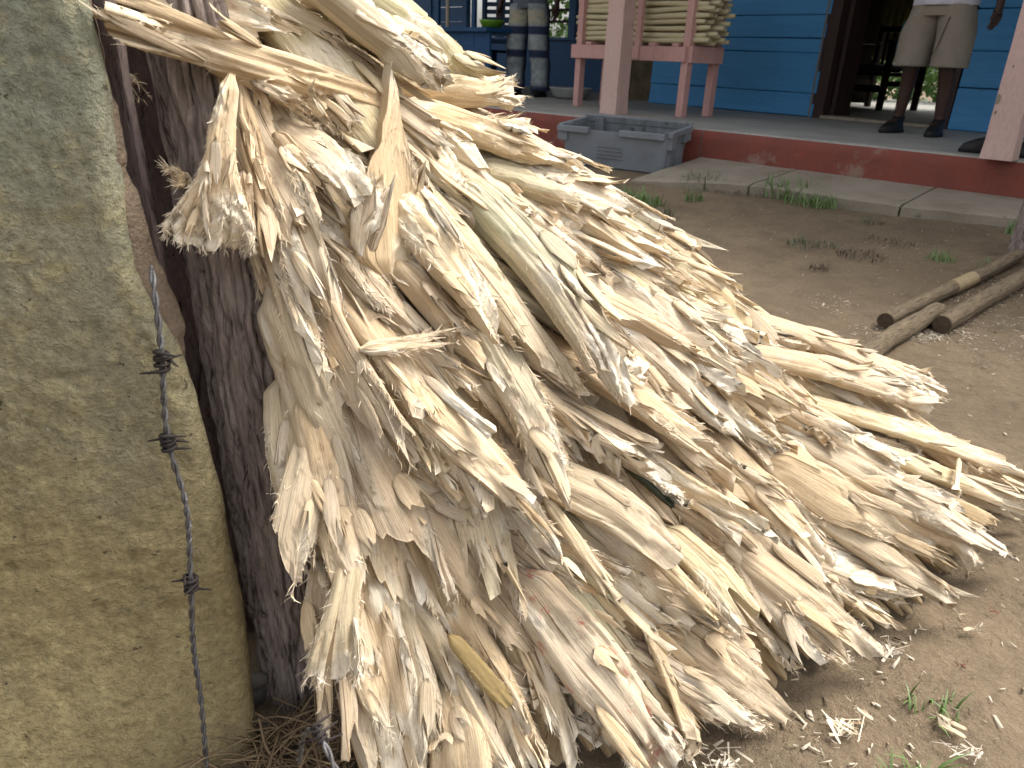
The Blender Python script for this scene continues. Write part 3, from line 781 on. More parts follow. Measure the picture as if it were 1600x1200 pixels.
# person in ripped jeans, under the porch
k1 = 1.12
pj = empty('person', (.03, 9.42, PZ), R(-37))
tag(pj, 'person in faded ripped biker jeans and black shoes standing under the porch beside the counter', 'person')
person_body(pj, MSKIN, spread=.05, scale=k1, arm_out=.14)
parts = []; tones = []
for sx in (-1, 1):
    keys = [(sx*.165, .0, .055, .088, .098), (sx*.163, .01, .09, .092, .10), (sx*.16, .012, .17, .090, .102), (sx*.155, .01, .30, .097, .108), (sx*.145, -.012, .44, .106, .112), (sx*.138, -.02, .53, .108, .114), (sx*.13, -.01, .62, .110, .116), (sx*.118, 0, .75, .114, .122), (sx*.10, 0, .86, .105, .128)]
    rings = refine(keys, 110); n = 28
    rr = []
    for r in rings:
        z = r[2]; f = 0
        for zc, am in ((.075, .010), (.105, .012), (.14, .008)): f += am*math.exp(-((z-zc)/.011)**2)
        for zc in (.385, .405, .425, .60, .62, .64): f -= .006*math.exp(-((z-zc)/.006)**2)
        rr.append((r[0], r[1], r[2], r[3]+f, r[4]+f))
    V, Q = loft(rr, n, 5+sx, .12, 3.2); parts.append((V, Q))
    th = np.tile(np.linspace(0, 2*np.pi, n, endpoint=False), len(rr)); z = V[:, 2]
    front = sm(-np.sin(th), -.15, .5)*(sm(z, .08, .14))
    band = np.maximum(sm(-np.abs(z-.405), -.045, -.028), sm(-np.abs(z-.62), -.045, -.03))
    t = np.stack([front*(1-band), sm(-np.abs(z-.74), -.08, -.04)*front, z*0], 1); tones.append(t)
V, Q = loft([tuple(r) for r in refine([(0, 0, .82, .20, .125), (0, 0, .90, .195, .13), (0, 0, 1.02, .175, .12), (0, 0, 1.04, .17, .118)], 16)], 28, 3, .06)
parts.append((V, Q)); tones.append(np.tile([.3, 0, 0], (len(V), 1)))
V, Q = merge(parts); V = V*k1
link('jeans', quad_mesh('jeans', V, Q, MJEANS, tone=np.concatenate(tones)), pj)
V, Q = loft([tuple(r) for r in refine([(0, 0, .93, .19, .14), (0, 0, 1.1, .185, .135), (0, 0, 1.3, .20, .145), (0, 0, 1.44, .15, .10), (0, 0, 1.49, .07, .07)], 24)], 28, 6, .08)
link('shirt', quad_mesh('shirt', V*k1, Q, simple_mat('dark_shirt_cloth', (0.03, 0.03, 0.035), None, 10)), pj)
V, Q = loft([(0, .01, 1.66, .088, .108), (0, .01, 1.72, .085, .1), (0, .0, 1.77, .05, .06), (0, 0, 1.785, .005, .005)], 20, 2, .05)
link('hair', quad_mesh('hair', V*k1, Q, MBLACK), pj)
for sx in (-1, 1): shoe('shoe', MBLACK, pj, (sx*.175*k1, -.01, 0), sx*.15, 1.15)

# person in khaki shorts, standing in front of the doorway
pk = empty('person', (2.915, 5.91, PZ), HA)
tag(pk, 'person in pale khaki shorts, white shirt and black shoes standing at the doorway', 'person')
person_body(pk, MSKIN, spread=.05, scale=.99, arm_out=.16, lift_arm=-1)
MKHAKI = simple_mat('khaki_cotton', (0.27, 0.235, 0.19), (0.22, 0.19, 0.15), 5, .9, .4, .008, fine=24)
parts = []
for sx in (-1, 1):
    keys = [(sx*.132, -.012, .462, .118, .125), (sx*.130, -.012, .47, .122, .13), (sx*.128, -.01, .56, .121, .13), (sx*.123, -.005, .68, .122, .132), (sx*.105, 0, .80, .115, .135), (sx*.09, 0, .86, .11, .135)]
    parts.append(loft([tuple(r) for r in refine(keys, 44)], 30, 14+sx, .13, 1.2))
parts.append(loft([tuple(r) for r in refine([(0, 0, .79, .205, .136), (0, 0, .88, .20, .14), (0, 0, .98, .185, .13)], 12)], 30, 9, .05))
V, Q = merge(parts); sh_ = link('shorts', quad_mesh('shorts', V, Q, MKHAKI), pk)
V, Q, U_ = sweep([(-.249, -.03, .48), (-.252, -.035, .60), (-.235, -.04, .76)], (.006), 6)
link('side_stripe', quad_mesh('side_stripe', V, Q, simple_mat('teal_piping', (0.02, 0.09, 0.08), None, 9)), sh_)
V, Q, U_ = sweep([(.03, -.135, .475), (.075, -.142, .60), (.11, -.137, .78)], .0035, 6)
link('crease_seam', quad_mesh('crease_seam', V, Q, simple_mat('brown_seam', (0.13, 0.085, 0.06), None, 9)), sh_)
V, Q = loft([tuple(r) for r in refine([(0, 0, .856, .212, .152), (0, 0, .87, .215, .155), (0, 0, 1.1, .20, .145), (0, 0, 1.3, .205, .145), (0, 0, 1.43, .15, .10), (0, 0, 1.48, .07, .07)], 30)], 30, 6, .10, 1)
sh2 = link('shirt', quad_mesh('shirt', V, Q, simple_mat('white_shirt_cotton', (0.62, 0.60, 0.66), None, 6, .9)), pk)
V, Q = loft([(0, .01, 1.64, .084, .102), (0, .01, 1.70, .08, .1), (0, .0, 1.745, .05, .06), (0, 0, 1.76, .005, .005)], 20, 2, .05)
link('hair', quad_mesh('hair', V, Q, MBLACK), pk)
for sx in (-1, 1): shoe('shoe', MBLACK, pk, (sx*.152, -.02, 0), sx*.12, .98)

# black boots behind the second post
for k, (dx, lb) in enumerate([(.11, 'black boot standing on the porch beyond the chipped pink post at the frame edge'), (-.118, 'black boot toe showing past the near face of the chipped pink post')]):
    bt = empty('boot', (2.64+eu[0]*dx+ev[0]*(.27 if k == 0 else .30), 4.345+eu[1]*dx+ev[1]*(.27 if k == 0 else .30), PZ+.001), EA-1.1)
    shoe('upper', MBLACK, bt, (0, 0, 0), 0, 1.0, .16 if k == 0 else .06); tag(bt, lb, 'boot', None)

# ------------------------------------------------------------------ the concrete wall, fence planks and post
def wall_material():
    m, t, p = new_mat('mossy_render'); b = NB(t); v = b.coord('Object')
    vs = b.coord('Object', (1, 1, .35))
    a = b.noise(vs, 5, 6, .6, .3); c = b.noise(v, 22, 6, .7, .2); f = b.noise(v, 130, 5, .7); g = b.noise(v, 420, 3, .6)
    z = b.n('ShaderNodeSeparateXYZ'); tc = b.n('ShaderNodeTexCoord'); b.l(tc.outputs['Object'], z.inputs[0])
    zr = b.math('ADD', z.outputs[2], b.math('MULTIPLY', b.math('SUBTRACT', a, .5), .55))
    col = b.mix(b.ramp(zr, [(.25, 0.), (.78, 1.)]), (0.355, 0.285, 0.148), (0.268, 0.275, 0.205))
    col = b.mix(b.ramp(c, [(.50, 0.), (.72, .85)]), col, (0.45, 0.38, 0.20))
    col = b.mix(b.ramp(a, [(.52, 0.), (.66, .75)]), col, (0.205, 0.20, 0.145))
    col = b.mix(b.ramp(b.noise(v, 8, 6, .7, 1.), [(.6, 0.), (.7, .6)]), col, (0.095, 0.10, 0.075))
    col = b.mix(.7, col, b.ramp(f, [(.3, .5), (.7, 1.25)]), 'MULTIPLY')
    col = b.mix(.3, col, b.ramp(b.noise(b.coord('Object', (3, 1, .25)), 16, 5, .65), [(.3, .6), (.65, 1.15)]), 'MULTIPLY')
    col = b.mix(b.ramp(b.noise(v, 60, 4, .75), [(.645, 0.), (.69, .85)]), col, (0.05, 0.043, 0.03))
    col = b.mix(b.ramp(b.noise(v, 26, 5, .8), [(.66, 0.), (.70, .7)]), col, (0.075, 0.065, 0.045))
    col = b.mix(b.ramp(b.noise(vs, 55, 3, .7), [(.73, 0.), (.77, .7)]), col, (0.40, 0.39, 0.33))
    b.l(col, p.inputs['Base Color']); p.inputs['Roughness'].default_value = .93; p.inputs['Specular IOR Level'].default_value = .15
    nb = b.bump(c, .9, .010); nb = b.bump(f, 1., .006, nb); nb = b.bump(g, .7, .0015, nb); b.l(nb, p.inputs['Normal'])
    return m
MWALL = wall_material()
MCORE = simple_mat('brown_wall_core', (0.20, 0.15, 0.105), (0.14, 0.105, 0.075), 14, .95, .8, .006, fine=10)
wall = empty('concrete_wall', (-.31, .69, 0)); wall_rz = R(15); wall.rotation_euler = (0, 0, wall_rz)
tag(wall, 'mossy yellow and grey concrete wall with a broken edge beside the fence post', 'wall')
def wall_sheet(name, mat, edge_fn, y_off, x_left, z0, z1, nx, nz, seed, amp, depth):
    zs = np.linspace(z0, z1, nz); tx = np.linspace(0, 1, nx)**.7
    gx = np.zeros((nz, nx)); gz = np.zeros((nz, nx)); gy = np.zeros((nz, nx))
    for k, z in enumerate(zs):
        e = edge_fn(z); x = x_left+(e-x_left)*tx; gx[k] = x; gz[k] = z
        de = e-x; rnd = np.where(de < .02, .02-np.sqrt(np.maximum(0, .02**2-(.02-de)**2)), 0)
        gy[k] = rnd
    gy = y_off + gy - (fbm(gx*14, gz*14, seed, 4)-.47)*amp + .0030*sm(fbm(gx*42, gz*42, seed+2, 3), .60, .72) - (fbm(gx*60, gz*60, seed+5, 3)-.44)*amp*.55 - .042*sm(-gz, -.22, .04)
    V = np.stack([gx, gy, gz], -1).reshape(-1, 3)
    i, j = np.meshgrid(np.arange(nx-1), np.arange(nz-1)); k = (j*nx+i).ravel(); Q = np.stack([k, k+1, k+nx+1, k+nx], 1)
    # right return into the thickness
    rim = (np.arange(nz)*nx+nx-1); B = V[rim]+np.array([-.004, depth, 0]); o = len(V); V = np.concatenate([V, B])
    q = np.stack([rim[:-1], o+np.arange(nz-1), o+np.arange(1, nz), rim[1:]], 1)
    return link(name, quad_mesh(name, V, np.concatenate([Q, q]), mat), wall)
zk = [0, .2, .34, .46, .53, .57, .60, .64, .67, .70, .73, .76, .80, .83, 1.5]
ek = [.006, .004, -.001, -.013, -.025, -.038, -.047, -.050, -.050, -.052, -.050, -.048, -.051, -.054, -.10]
def edge_coat(z):
    return float(np.interp(z, zk, ek) + .008*(fbm(np.array(z*17.), np.array(3.3), 4, 5)-.47))
def edge_core(z):
    return float(np.interp(z, [0, .2, .34, .46, .57, .64, .75, .84, 1.5], [-.006, -.006, -.009, -.017, -.024, -.038, -.046, -.058, -.105]) + .010*(n1(z*26, 14)-.5)+.004*(n1(z*90, 2)-.5))
wall_sheet('plaster_coat', MWALL, edge_coat, 0.0, -1.3, -.03, 1.5, 330, 420, 21, .0075, .012)
wall_sheet('wall_core', MCORE, edge_core, .010, -1.3, -.03, 1.5, 120, 220, 31, .010, .022)

def bark_material(name, c1, c2, c3):
    m, t, p = new_mat(name); b = NB(t)
    v = b.coord('UV', (150, 17, 1)); a = b.noise(v, 1, 7, .7, .9); c = b.noise(b.coord('UV', (420, 60, 1)), 1, 5, .65); d = b.noise(b.coord('UV', (34, 8, 1)), 1, 5, .65)
    col = b.mix(b.ramp(a, [(.32, 0.), (.62, 1.)]), c1, c2)
    col = b.mix(b.ramp(d, [(.5, 0.), (.75, .8)]), col, c3)
    col = b.mix(.5, col, b.ramp(c, [(.25, .5), (.7, 1.25)]), 'MULTIPLY')
    b.l(col, p.inputs['Base Color']); p.inputs['Roughness'].default_value = .85; p.inputs['Specular IOR Level'].default_value = .2
    col = b.mix(b.ramp(a, [(.36, .9), (.43, 0.)]), col, tuple(x*.35 for x in c1)); b.l(col, p.inputs['Base Color'])
    nb = b.bump(a, 1., .008); nb = b.bump(c, .8, .002, nb); b.l(nb, p.inputs['Normal']); return m
MBARK = bark_material('dark_bark', (0.13, 0.100, 0.086), (0.40, 0.325, 0.285), (0.50, 0.42, 0.375))
MPLANK = bark_material('weathered_plank', (0.13, 0.096, 0.09), (0.22, 0.17, 0.16), (0.18, 0.14, 0.132))
def bark_post(name, base, top, r0, r1, mat, label, seed, n=120, m=300, amp=.0065, cat='fence post'):
    base = np.array(base); top = np.array(top); ax = top-base; L = np.linalg.norm(ax); ax /= L
    sx = np.cross(ax, [0, 1, 0]); sx /= np.linalg.norm(sx); sy = np.cross(ax, sx)
    th = np.linspace(0, 2*np.pi, n, endpoint=False); T = np.linspace(0, 1, m)
    g, h = np.meshgrid(th, T)
    u = g/(2*np.pi)
    # bark plates: ridges broken by cross cracks
    warp = .25*n2(u*6, h*L*7, seed+3)
    rid = np.abs(((u*23+warp*3+1.6*n2(u*9, h*L*11, seed)+.8*n2(u*30, h*L*30, seed+9)) % 1)-.5)*2
    rad = (r0+(r1-r0)*h)*(1+.05*np.sin(g*2+seed)+.04*np.sin(g*3+h*4)) + amp*(sm(rid, .1, .6)-.6) + amp*.7*(n2(u*40, h*L*26, seed+1)-.5) + amp*.8*(n2(u*16, h*L*14, seed+6)-.5) + amp*.45*(n2(u*90, h*L*90, seed+7)-.5)
    P = base + (ax*L)*h[..., None] + sx*(rad*np.cos(g))[..., None] + sy*(rad*np.sin(g))[..., None]
    V = P.reshape(-1, 3); UV = np.stack([g*r0, h*L], -1).reshape(-1, 2)
    c = np.arange(n); c2 = (c+1) % n
    Q = np.concatenate([np.stack([i*n+c, i*n+c2, (i+1)*n+c2, (i+1)*n+c], 1) for i in range(m-1)])
    V = np.concatenate([V, [top]]); UV = np.concatenate([UV, [[0, L]]]); k = (m-1)*n
    Q = np.concatenate([Q, np.array([[k+i, k+(i+1) % n, k+(i+2) % n, len(V)-1] for i in range(0, n, 2)])])
    o = link(name, quad_mesh(name, V, Q, mat, uv=UV)); tag(o, label, cat)
    return o
bark_post('fence_post', (-.272, .765, -.05), (-.348, .845, .95), .040, .047, MBARK, 'rough dark bark fence post that the heap of stalks leans against', 3)
def plank(name, pts, w_, th_, label, seed):
    P = refine(pts, 60); m = len(P); V = []; UV = []
    prof = [(-.5, -.5), (-.3, -.53), (0, -.5), (.3, -.54), (.5, -.5), (.5, .5), (0, .5), (-.5, .5)]
    for k, p in enumerate(P):
        ww = w_*(1+.10*(float(n1(k*.21, seed))-.5)); off = .003*(float(n1(k*.35, seed+4))-.5)
        for q, (a, b_) in enumerate(prof):
            V.append((p[0]+a*ww+off, p[1]+b_*th_+.002*float(n1(k*.8+q*9, seed)), p[2])); UV.append((q*.01, k*.02))
    V = np.array(V); UV = np.array(UV); n = len(prof); c = np.arange(n); c2 = (c+1) % n
    Q = np.concatenate([np.stack([i*n+c, i*n+c2, (i+1)*n+c2, (i+1)*n+c], 1) for i in range(m-1)])
    Q = np.concatenate([Q, [[(m-1)*n+0, (m-1)*n+1, (m-1)*n+2, (m-1)*n+6], [(m-1)*n+6, (m-1)*n+2, (m-1)*n+3, (m-1)*n+4], [(m-1)*n+6, (m-1)*n+7, (m-1)*n, (m-1)*n+1]]])
    o = link(name, quad_mesh(name, V, Q, MPLANK, uv=UV, smooth=False)); tag(o, label, 'plank'); return o
plank('fence_plank', [(-.352, .76, -.04), (-.374, .755, .45), (-.378, .75, .62), (-.385, .745, .82), (-.392, .745, .98)], .027, .016, 'narrow weathered dark plank between the concrete wall edge and the bark post', 3)
plank('fence_plank', [(-.40, .88, -.04), (-.415, .88, .5), (-.428, .88, .98)], .07, .02, 'wide dark plank set back in the shade behind the narrow plank', 8)
plank('fence_plank', [(-.335, .93, -.04), (-.345, .93, .5), (-.36, .93, .98)], .09, .02, 'back plank added to keep the gap behind the bark post dark', 15)  # added back board, blocks light coming through the fence gap
plank('fence_plank', [(-.46, .93, -.04), (-.475, .93, .5), (-.49, .93, .98)], .09, .02, 'back plank added to keep the gap behind the concrete wall dark', 19)  # second added back board, blocks light from behind the wall
MPEB = simple_mat('grey_pebble', (0.17, 0.155, 0.135), (0.10, 0.09, 0.08), 20, .8, .3, .003)
for k, (x, y, z, r) in enumerate([(-.325, .742, .008, .017), (-.318, .735, .040, .011), (-.300, .70, .004, .011)]):
    bm = bmesh.new(); bmesh.ops.create_icosphere(bm, subdivisions=3, radius=r)
    for v in bm.verts: v.co *= 1+.9*(float(n2(np.array(v.co.x*90+k*9), np.array(v.co.y*70+v.co.z*50), k))-.5); v.co.z *= 1.25
    o = bm_obj('stone', bm, MPEB, None, (x, y, z), (k, k*.7, k*2), smooth=True)
    tag(o, ['largest grey stone', 'small grey stone above the largest one', 'flat grey stone nearest the straw'][k]+' in the gap between wall and post', 'stone', 'stones in the gap between wall and post')

# ------------------------------------------------------------------ barbed wire
MWIRE = simple_mat('galvanised_wire', (0.17, 0.17, 0.175), (0.075, 0.065, 0.058), 90, .55, .5, .001, metallic=.5, stains=(160, .6, (0.30, 0.30, 0.30)))
MBARB = simple_mat('rusted_barb', (0.045, 0.036, 0.034), (0.028, 0.022, 0.02), 120, .7, .5, .001, metallic=.3)
def catmull(pts, per):
    P = np.array(pts, float); P = np.vstack([2*P[0]-P[1], P, 2*P[-1]-P[-2]]); out = []
    for i in range(1, len(P)-2):
        for t in np.linspace(0, 1, per, endpoint=False):
            a, b_, c, d = P[i-1:i+3]
            out.append(.5*((2*b_)+(c-a)*t+(2*a-5*b_+4*c-d)*t*t+(3*b_-a-3*c+d)*t**3))
    out.append(P[-2]); return np.array(out)
def barbed_wire(pts, barbs, label, r=.0017, pitch=.034, barb_scale=1.35, seed=0):
    o = empty('barbed_wire', tuple(pts[0])); tag(o, label, 'barbed wire')
    P = catmull(pts, 60)-np.array(pts[0]); T = np.gradient(P, axis=0); T /= np.linalg.norm(T, axis=1)[:, None]
    nb_ = np.cross(T, [0, 1, 0]); nb_ /= np.linalg.norm(nb_, axis=1)[:, None]; bb = np.cross(T, nb_)
    s = np.concatenate([[0], np.cumsum(np.linalg.norm(np.diff(P, axis=0), axis=1))])
    ph = 2*np.pi*s/pitch + .8*np.sin(s*40+seed)
    for k in (0, np.pi):
        H = P+r*.95*(np.cos(ph+k)[:, None]*nb_+np.sin(ph+k)[:, None]*bb)
        tube_obj('strand', H, r, MWIRE, o, n=8)
    rg = np.random.default_rng(seed)
    for f in barbs:
        i = int(f*(len(P)-1)); c = P[i]; t, u, v = T[i], nb_[i], bb[i]
        bo = None
        for q in range(2):
            w0 = rg.random()*6.28; pts_ = []
            d0 = np.cos(w0)*u+np.sin(w0)*v
            R1 = r*2.6*barb_scale; turns = 1.6+q*.5
            st = c+t*(q-.5)*.005*barb_scale
            e0 = np.cos(w0)*u+np.sin(w0)*v; tang0 = -np.sin(w0)*u+np.cos(w0)*v
            pts_.append(st+e0*R1-tang0*.013*barb_scale-t*.006*(rg.random()-.5))
            for a in np.linspace(0, turns*2*np.pi, 26):
                pts_.append(st+R1*(np.cos(w0+a)*u+np.sin(w0+a)*v)+t*a/(2*np.pi)*.0042*barb_scale)
            w1 = w0+turns*2*np.pi; tang1 = -np.sin(w1)*u+np.cos(w1)*v
            pts_.append(pts_[-1]+tang1*.014*barb_scale+t*.004*(rg.random()-.3))
            rad = [r*.45]+[r*.85*barb_scale]*26+[r*.4]
            tube_obj('barb', np.array(pts_), rad, MBARB, o, n=8)
    return o
barbed_wire([[-0.337, 0.672, 0.61], [-0.332, 0.660, 0.588], [-0.33, 0.652, 0.539], [-0.337, 0.65, 0.444], [-0.327, 0.645, 0.367], [-0.329, 0.635, 0.287], [-0.335, 0.628, 0.201], [-0.333, 0.62, 0.123], [-0.335, 0.61, 0.018], [-.33, .6, -.04]],
    [.235, .335, .56], 'rusty barbed wire running down the face of the mossy wall', seed=2)
barbed_wire([[-0.092, 0.37, 0.269], [-0.122, 0.405, 0.294], [-0.133, 0.418, 0.304], [-0.143, 0.428, 0.31], [-0.159, 0.445, 0.283], [-0.171, 0.46, 0.235]],
    [.47], 'short loose barbed wire end with a black barb before the foot of the heap', r=.0014, barb_scale=1.1, seed=5)

# ------------------------------------------------------------------ the heap of split stalks
HT = np.array([[-0.269, 0.8, 0.778], [-0.264, 0.85, 0.799], [-0.255, 0.92, 0.822], [-0.241, 1.0, 0.836], [-0.227, 1.12, 0.842], [-0.221, 1.28, 0.832]])
HB = np.array([[-0.179, 0.578, 0.0], [0.043, 0.604, 0.0], [0.363, 0.739, 0.0], [0.709, 0.965, 0.0], [1.046, 1.295, 0.0], [1.167, 1.528, 0.0]])
HS = np.array([0, .25, .5, .75, 1, 1.25])
def heap_pt(s, t):
    """point of the heap's face: s runs round the cone (0 beside the post, 1 at its crest), t from the top (0) to the ground (1)"""
    def cr(A):
        lo = min(s, 0); hi = max(s-1.25, 0); sc = min(max(s, 0), 1.25)
        return np.array([np.interp(sc, HS, A[:, k]) for k in range(3)]) + lo*(A[1]-A[0])/.25 + hi*(A[5]-A[4])/.25
    a, b = cr(HT), cr(HB)
    return a+(b-a)*t
def heap_n(s, t):
    e = .02
    u = heap_pt(s+e, t)-heap_pt(s-e, t); v = heap_pt(s, t+e)-heap_pt(s, t-e)
    n = np.cross(v, u); n /= np.linalg.norm(n)
    return n if n@(np.array([0.2, -.5, 1.])) > 0 else -n

def stalk_mesh(name, P0, P1, nrm, hw_, th, kind, seed, N=40, M=44, green=0.0, fresh=.5, white=.35, roll=0.0, bend=0.0, flare=0.0, base_w=.8, mat=None, jag=1.0, peel=1.0, lump=1.0):
    """one torn stalk: parallel fibres that each stop at their own length. Returns mesh, its fibre ends for the fuzz, and a frame."""
    rg = np.random.default_rng(seed)
    P0 = np.array(P0, float); P1 = np.array(P1, float)
    ax = P1-P0; L = np.linalg.norm(ax); T = ax/L
    nrm = nrm - T*(nrm@T); nrm /= np.linalg.norm(nrm); side = np.cross(T, nrm)
    c, s_ = math.cos(roll), math.sin(roll); nrm, side = nrm*c+side*s_, side*c-nrm*s_
    th_ = np.linspace(0, 2*np.pi, N, endpoint=False); u = np.cos(th_); v = np.sin(th_)
    up = v >= 0
    # where each fibre ends
    a, p, u0 = {'pointed': (.20, 1.1, rg.uniform(-.5, .5)), 'leaf': (.075, 2.6, 0), 'blunt': (.008, 2, 0), 'ragged': (.04, 1.3, rg.uniform(-.6, .6)), 'forked': (.05, 1.6, 0), 'slant': (.10, 1., rg.choice([-1., 1.])), 'thorn': (.19, .5, .1)}[kind]
    a = min(a, .45*L) * (min(1.3, hw_/.026) if kind != 'thorn' else 1.5)
    jg = {'pointed': .6, 'leaf': .15, 'blunt': .55, 'ragged': 1.5, 'forked': .8, 'slant': .7, 'thorn': .8}[kind]*jag
    so = np.where(up, 0, 37)
    big = (h1(np.floor(u*3.3+rg.random()*9)+so, seed) - .25)*.044*jg
    mid = (h1(np.floor(u*8+rg.random()*9)+so*3, seed+1))*.016*jg
    fin = (h1(np.arange(N), seed+2)**2)*.012*(jg+.15)
    E = L - a*np.abs((u-u0)/(1+abs(u0)))**p*np.where(up, 1, 1.15) - np.maximum(big, 0) - mid - fin
    if kind == 'forked': E -= .085*np.exp(-((u-.05)/.28)**2)
    E -= np.where(up, 0, .004+.012*rg.random())
    E = np.clip(E, .25*L, None)
    E[0] = min(E[0], E[1]); E[N//2] = min(E[N//2], E[N//2-1])
    tt = np.linspace(0, 1, M)**.85
    Y = tt[:, None]*E[None, :]; q = Y/L
    U = np.broadcast_to(u, Y.shape); Vv = np.broadcast_to(v, Y.shape)
    W = hw_*(base_w+(1-base_w)*sm(q, 0, .45))*(1+.16*(n1(q*4+rg.random()*50, seed+5)-.5)) * (1+flare*sm(q, .4, .9)-.35*flare*sm(q, .85, 1.05)) * (.3+.7*sm(q, 0, .10))
    Hh = th*(1-.62*sm(q, .5, 1.0))*(.3+.7*sm(q, 0, .10))
    acr = U*hw_
    off = rg.random()*90
    ridge = (n1(acr/.0045+off+np.where(up, 0, 50), seed+7)-.5)*.20 + (n2(acr/.0026+off, Y/.07, seed+8)-.5)*.20 + (n2(acr/.012+off, Y/.09+off, seed+9)-.5)*.55
    X = W*np.sign(U)*np.abs(U)**.85*(1+.05*(n2(Y/.02+off, U*3, seed+3)-.5))
    Z = Hh*np.sign(Vv)*np.abs(Vv)**.75*(1+ridge)
    # layers torn away from the outer face, each with a ragged edge of its own
    layer = np.zeros_like(Y)
    for k in range(4):
        ls = rg.uniform(.25, .95)*L; cx = rg.uniform(-.8, .8)
        edge = ls + (h1(np.floor(acr/.0055+off), seed+20+k)-.5)*.045 + (h1(np.floor(acr/.0018+off), seed+30+k)-.5)*.016 + .10*np.abs(U-cx)*rg.choice([-1, 1])
        keep = sm(edge-Y, -.002, .002)
        Z += np.where(up, 1, .3)*keep*np.minimum(.0028, th*.22)*peel; layer += keep
    fr = np.clip(1-layer/4*1.1+.25*(n2(acr/.01+off, Y/.04, seed+11)-.5), 0, 1)
    pith = sm(n2(acr/.016+off, Y/.05+off, seed+12)+.55*sm(q, .55, 1.0)-.22*(1-white), .58, .80)*sm(white, 0, .3)
    shred = (n2(acr/.0075+off, Y/(.028 if lump < 1.5 else .012)+off, seed+19)-.5)*.008*lump*pith + (n2(acr/.0030+off, Y/(.016 if lump < 1.5 else .007), seed+13)-.5)*.0065*lump*pith + (n2(acr/.0016+off, Y/.005, seed+14)-.5)*.003*pith + (n2(acr/.002+off, Y/.05, seed+16)-.5)*.0012
    Z = Z + np.where(up, shred, -shred)
    # fibres splay near the end
    spl = sm(q, .62, 1.0)
    Z += spl*((h1(np.floor(u*6+off), seed+15)-.35)*.022*np.where(up, 1, .8)*jag)[None, :]
    X += spl*((h1(np.floor(u*7+off), seed+16)-.5)*.014*jag)[None, :]
    bz = bend*np.sin(np.clip(q, 0, 1.1)*math.pi*.85) - abs(bend)*.3*sm(q, .7, 1)
    bx = hw_*.5*(n1(q*2.2+off, seed+17)-.5)
    V = P0 + T*Y[..., None] + side*(X+bx)[..., None] + nrm*(Z+bz)[..., None]
    UV = np.stack([th_[None, :]*hw_+0*Y + (seed % 97)*.13, Y+(seed % 31)*.21], -1)
    gr = green*sm(layer/4+.35*(n2(acr/.02+off, Y/.12+off, seed+18)-.5), .25, .8)*np.where(up, 1, 1)
    tone = np.stack([np.clip(fr*.7+fresh*.5, 0, 1), np.clip(gr, 0, 1), np.clip(pith*np.minimum(1, white*1.6), 0, 1)], -1)
    c_ = np.arange(N); c2 = (c_+1) % N
    Q = [np.stack([i*N+c_, i*N+c2, (i+1)*N+c2, (i+1)*N+c_], 1) for i in range(M-1)]
    k = np.arange(1, N//2-1)
    for b0, fl in (((M-1)*N, 0), (0, 1)):
        qq = np.stack([b0+k, b0+k+1, b0+N-k-1, b0+N-k], 1)
        Q.append(qq[:, ::-1] if not fl else qq)
        ends = np.array([[b0+0, b0+1, b0+N-1, b0+N-1], [b0+N//2-1, b0+N//2, b0+N//2+1, b0+N//2+1]])
    Q = np.concatenate(Q)
    V = V.reshape(-1, 3)
    flat = np.ones(len(Q), bool); flat[(M-1)*N:] = False
    me = quad_mesh(name, V-P1, Q, mat or MS, uv=UV.reshape(-1, 2), tone=tone.reshape(-1, 3), smooth=flat)
    return me, dict(V=V.reshape(M, N, 3), pith=pith, q=q, up=up, T=T, n=nrm, s=side, u=u, P1=P1, E=E, Y=Y, L=L, off=off, hw=hw_)

def fuzz_mesh(info, count, seed, length=.0085, spread=.6):
    """loose torn fibres standing off the ragged end and the pithy patches"""
    rg = np.random.default_rng(seed+999)
    M, N = info['q'].shape
    wgt = (.06 + 1.3*info['pith'] + 2.2*sm(info['q'], .86, 1.0) + .9*(np.abs(info['u'])[None, :] > .93)*sm(info['q'], .3, .6))*np.where(info['up'], 1, .25)[None, :]
    wgt = wgt*sm(info['q'], .15, .4); wgt[-1] *= 2.5
    p = (wgt/wgt.sum()).ravel(); idx = rg.choice(M*N, count, p=p)
    B = info['V'].reshape(-1, 3)[idx]-info['P1']
    q = info['q'].ravel()[idx]
    d = info['T']*(.5+.7*rg.random((count, 1))) + info['n']*(rg.random((count, 1))*1.0-.2)*spread*1.4 + info['s']*(rg.standard_normal((count, 1)))*spread
    d /= np.linalg.norm(d, axis=1)[:, None]
    L = length*(.35+1.3*rg.random(count)**2)
    r = rg.standard_normal((count, 3)); wv = np.cross(d, r); wv /= np.linalg.norm(wv, axis=1)[:, None]
    wd = (.00022+.0006*rg.random(count)**2)
    curl = np.cross(d, wv)*((rg.random((count, 1))-.3)*.5)
    A = B - d*(L*.15)[:, None]
    m1 = B + d*(L*.5)[:, None]; e1 = B + d*L[:, None] + curl*L[:, None]
    V = np.stack([A-wv*wd[:, None], A+wv*wd[:, None], m1-wv*(wd*.8)[:, None], m1+wv*(wd*.8)[:, None], e1-wv*(wd*.2)[:, None], e1+wv*(wd*.2)[:, None]], 1).reshape(-1, 3)
    k = np.arange(count)*6
    Q = np.concatenate([np.stack([k, k+1, k+3, k+2], 1), np.stack([k+2, k+3, k+5, k+4], 1)])
    w_ = np.repeat(.15+.55*rg.random(count), 6)
    tone = np.stack([np.full(count*6, .8), np.zeros(count*6), w_], 1)
    UV = np.stack([np.repeat(rg.random(count)*3, 6), np.repeat(rg.random(count)*3, 6)], 1)
    return quad_mesh('loose_fibres', V, Q, MS, uv=UV, tone=tone, smooth=False)

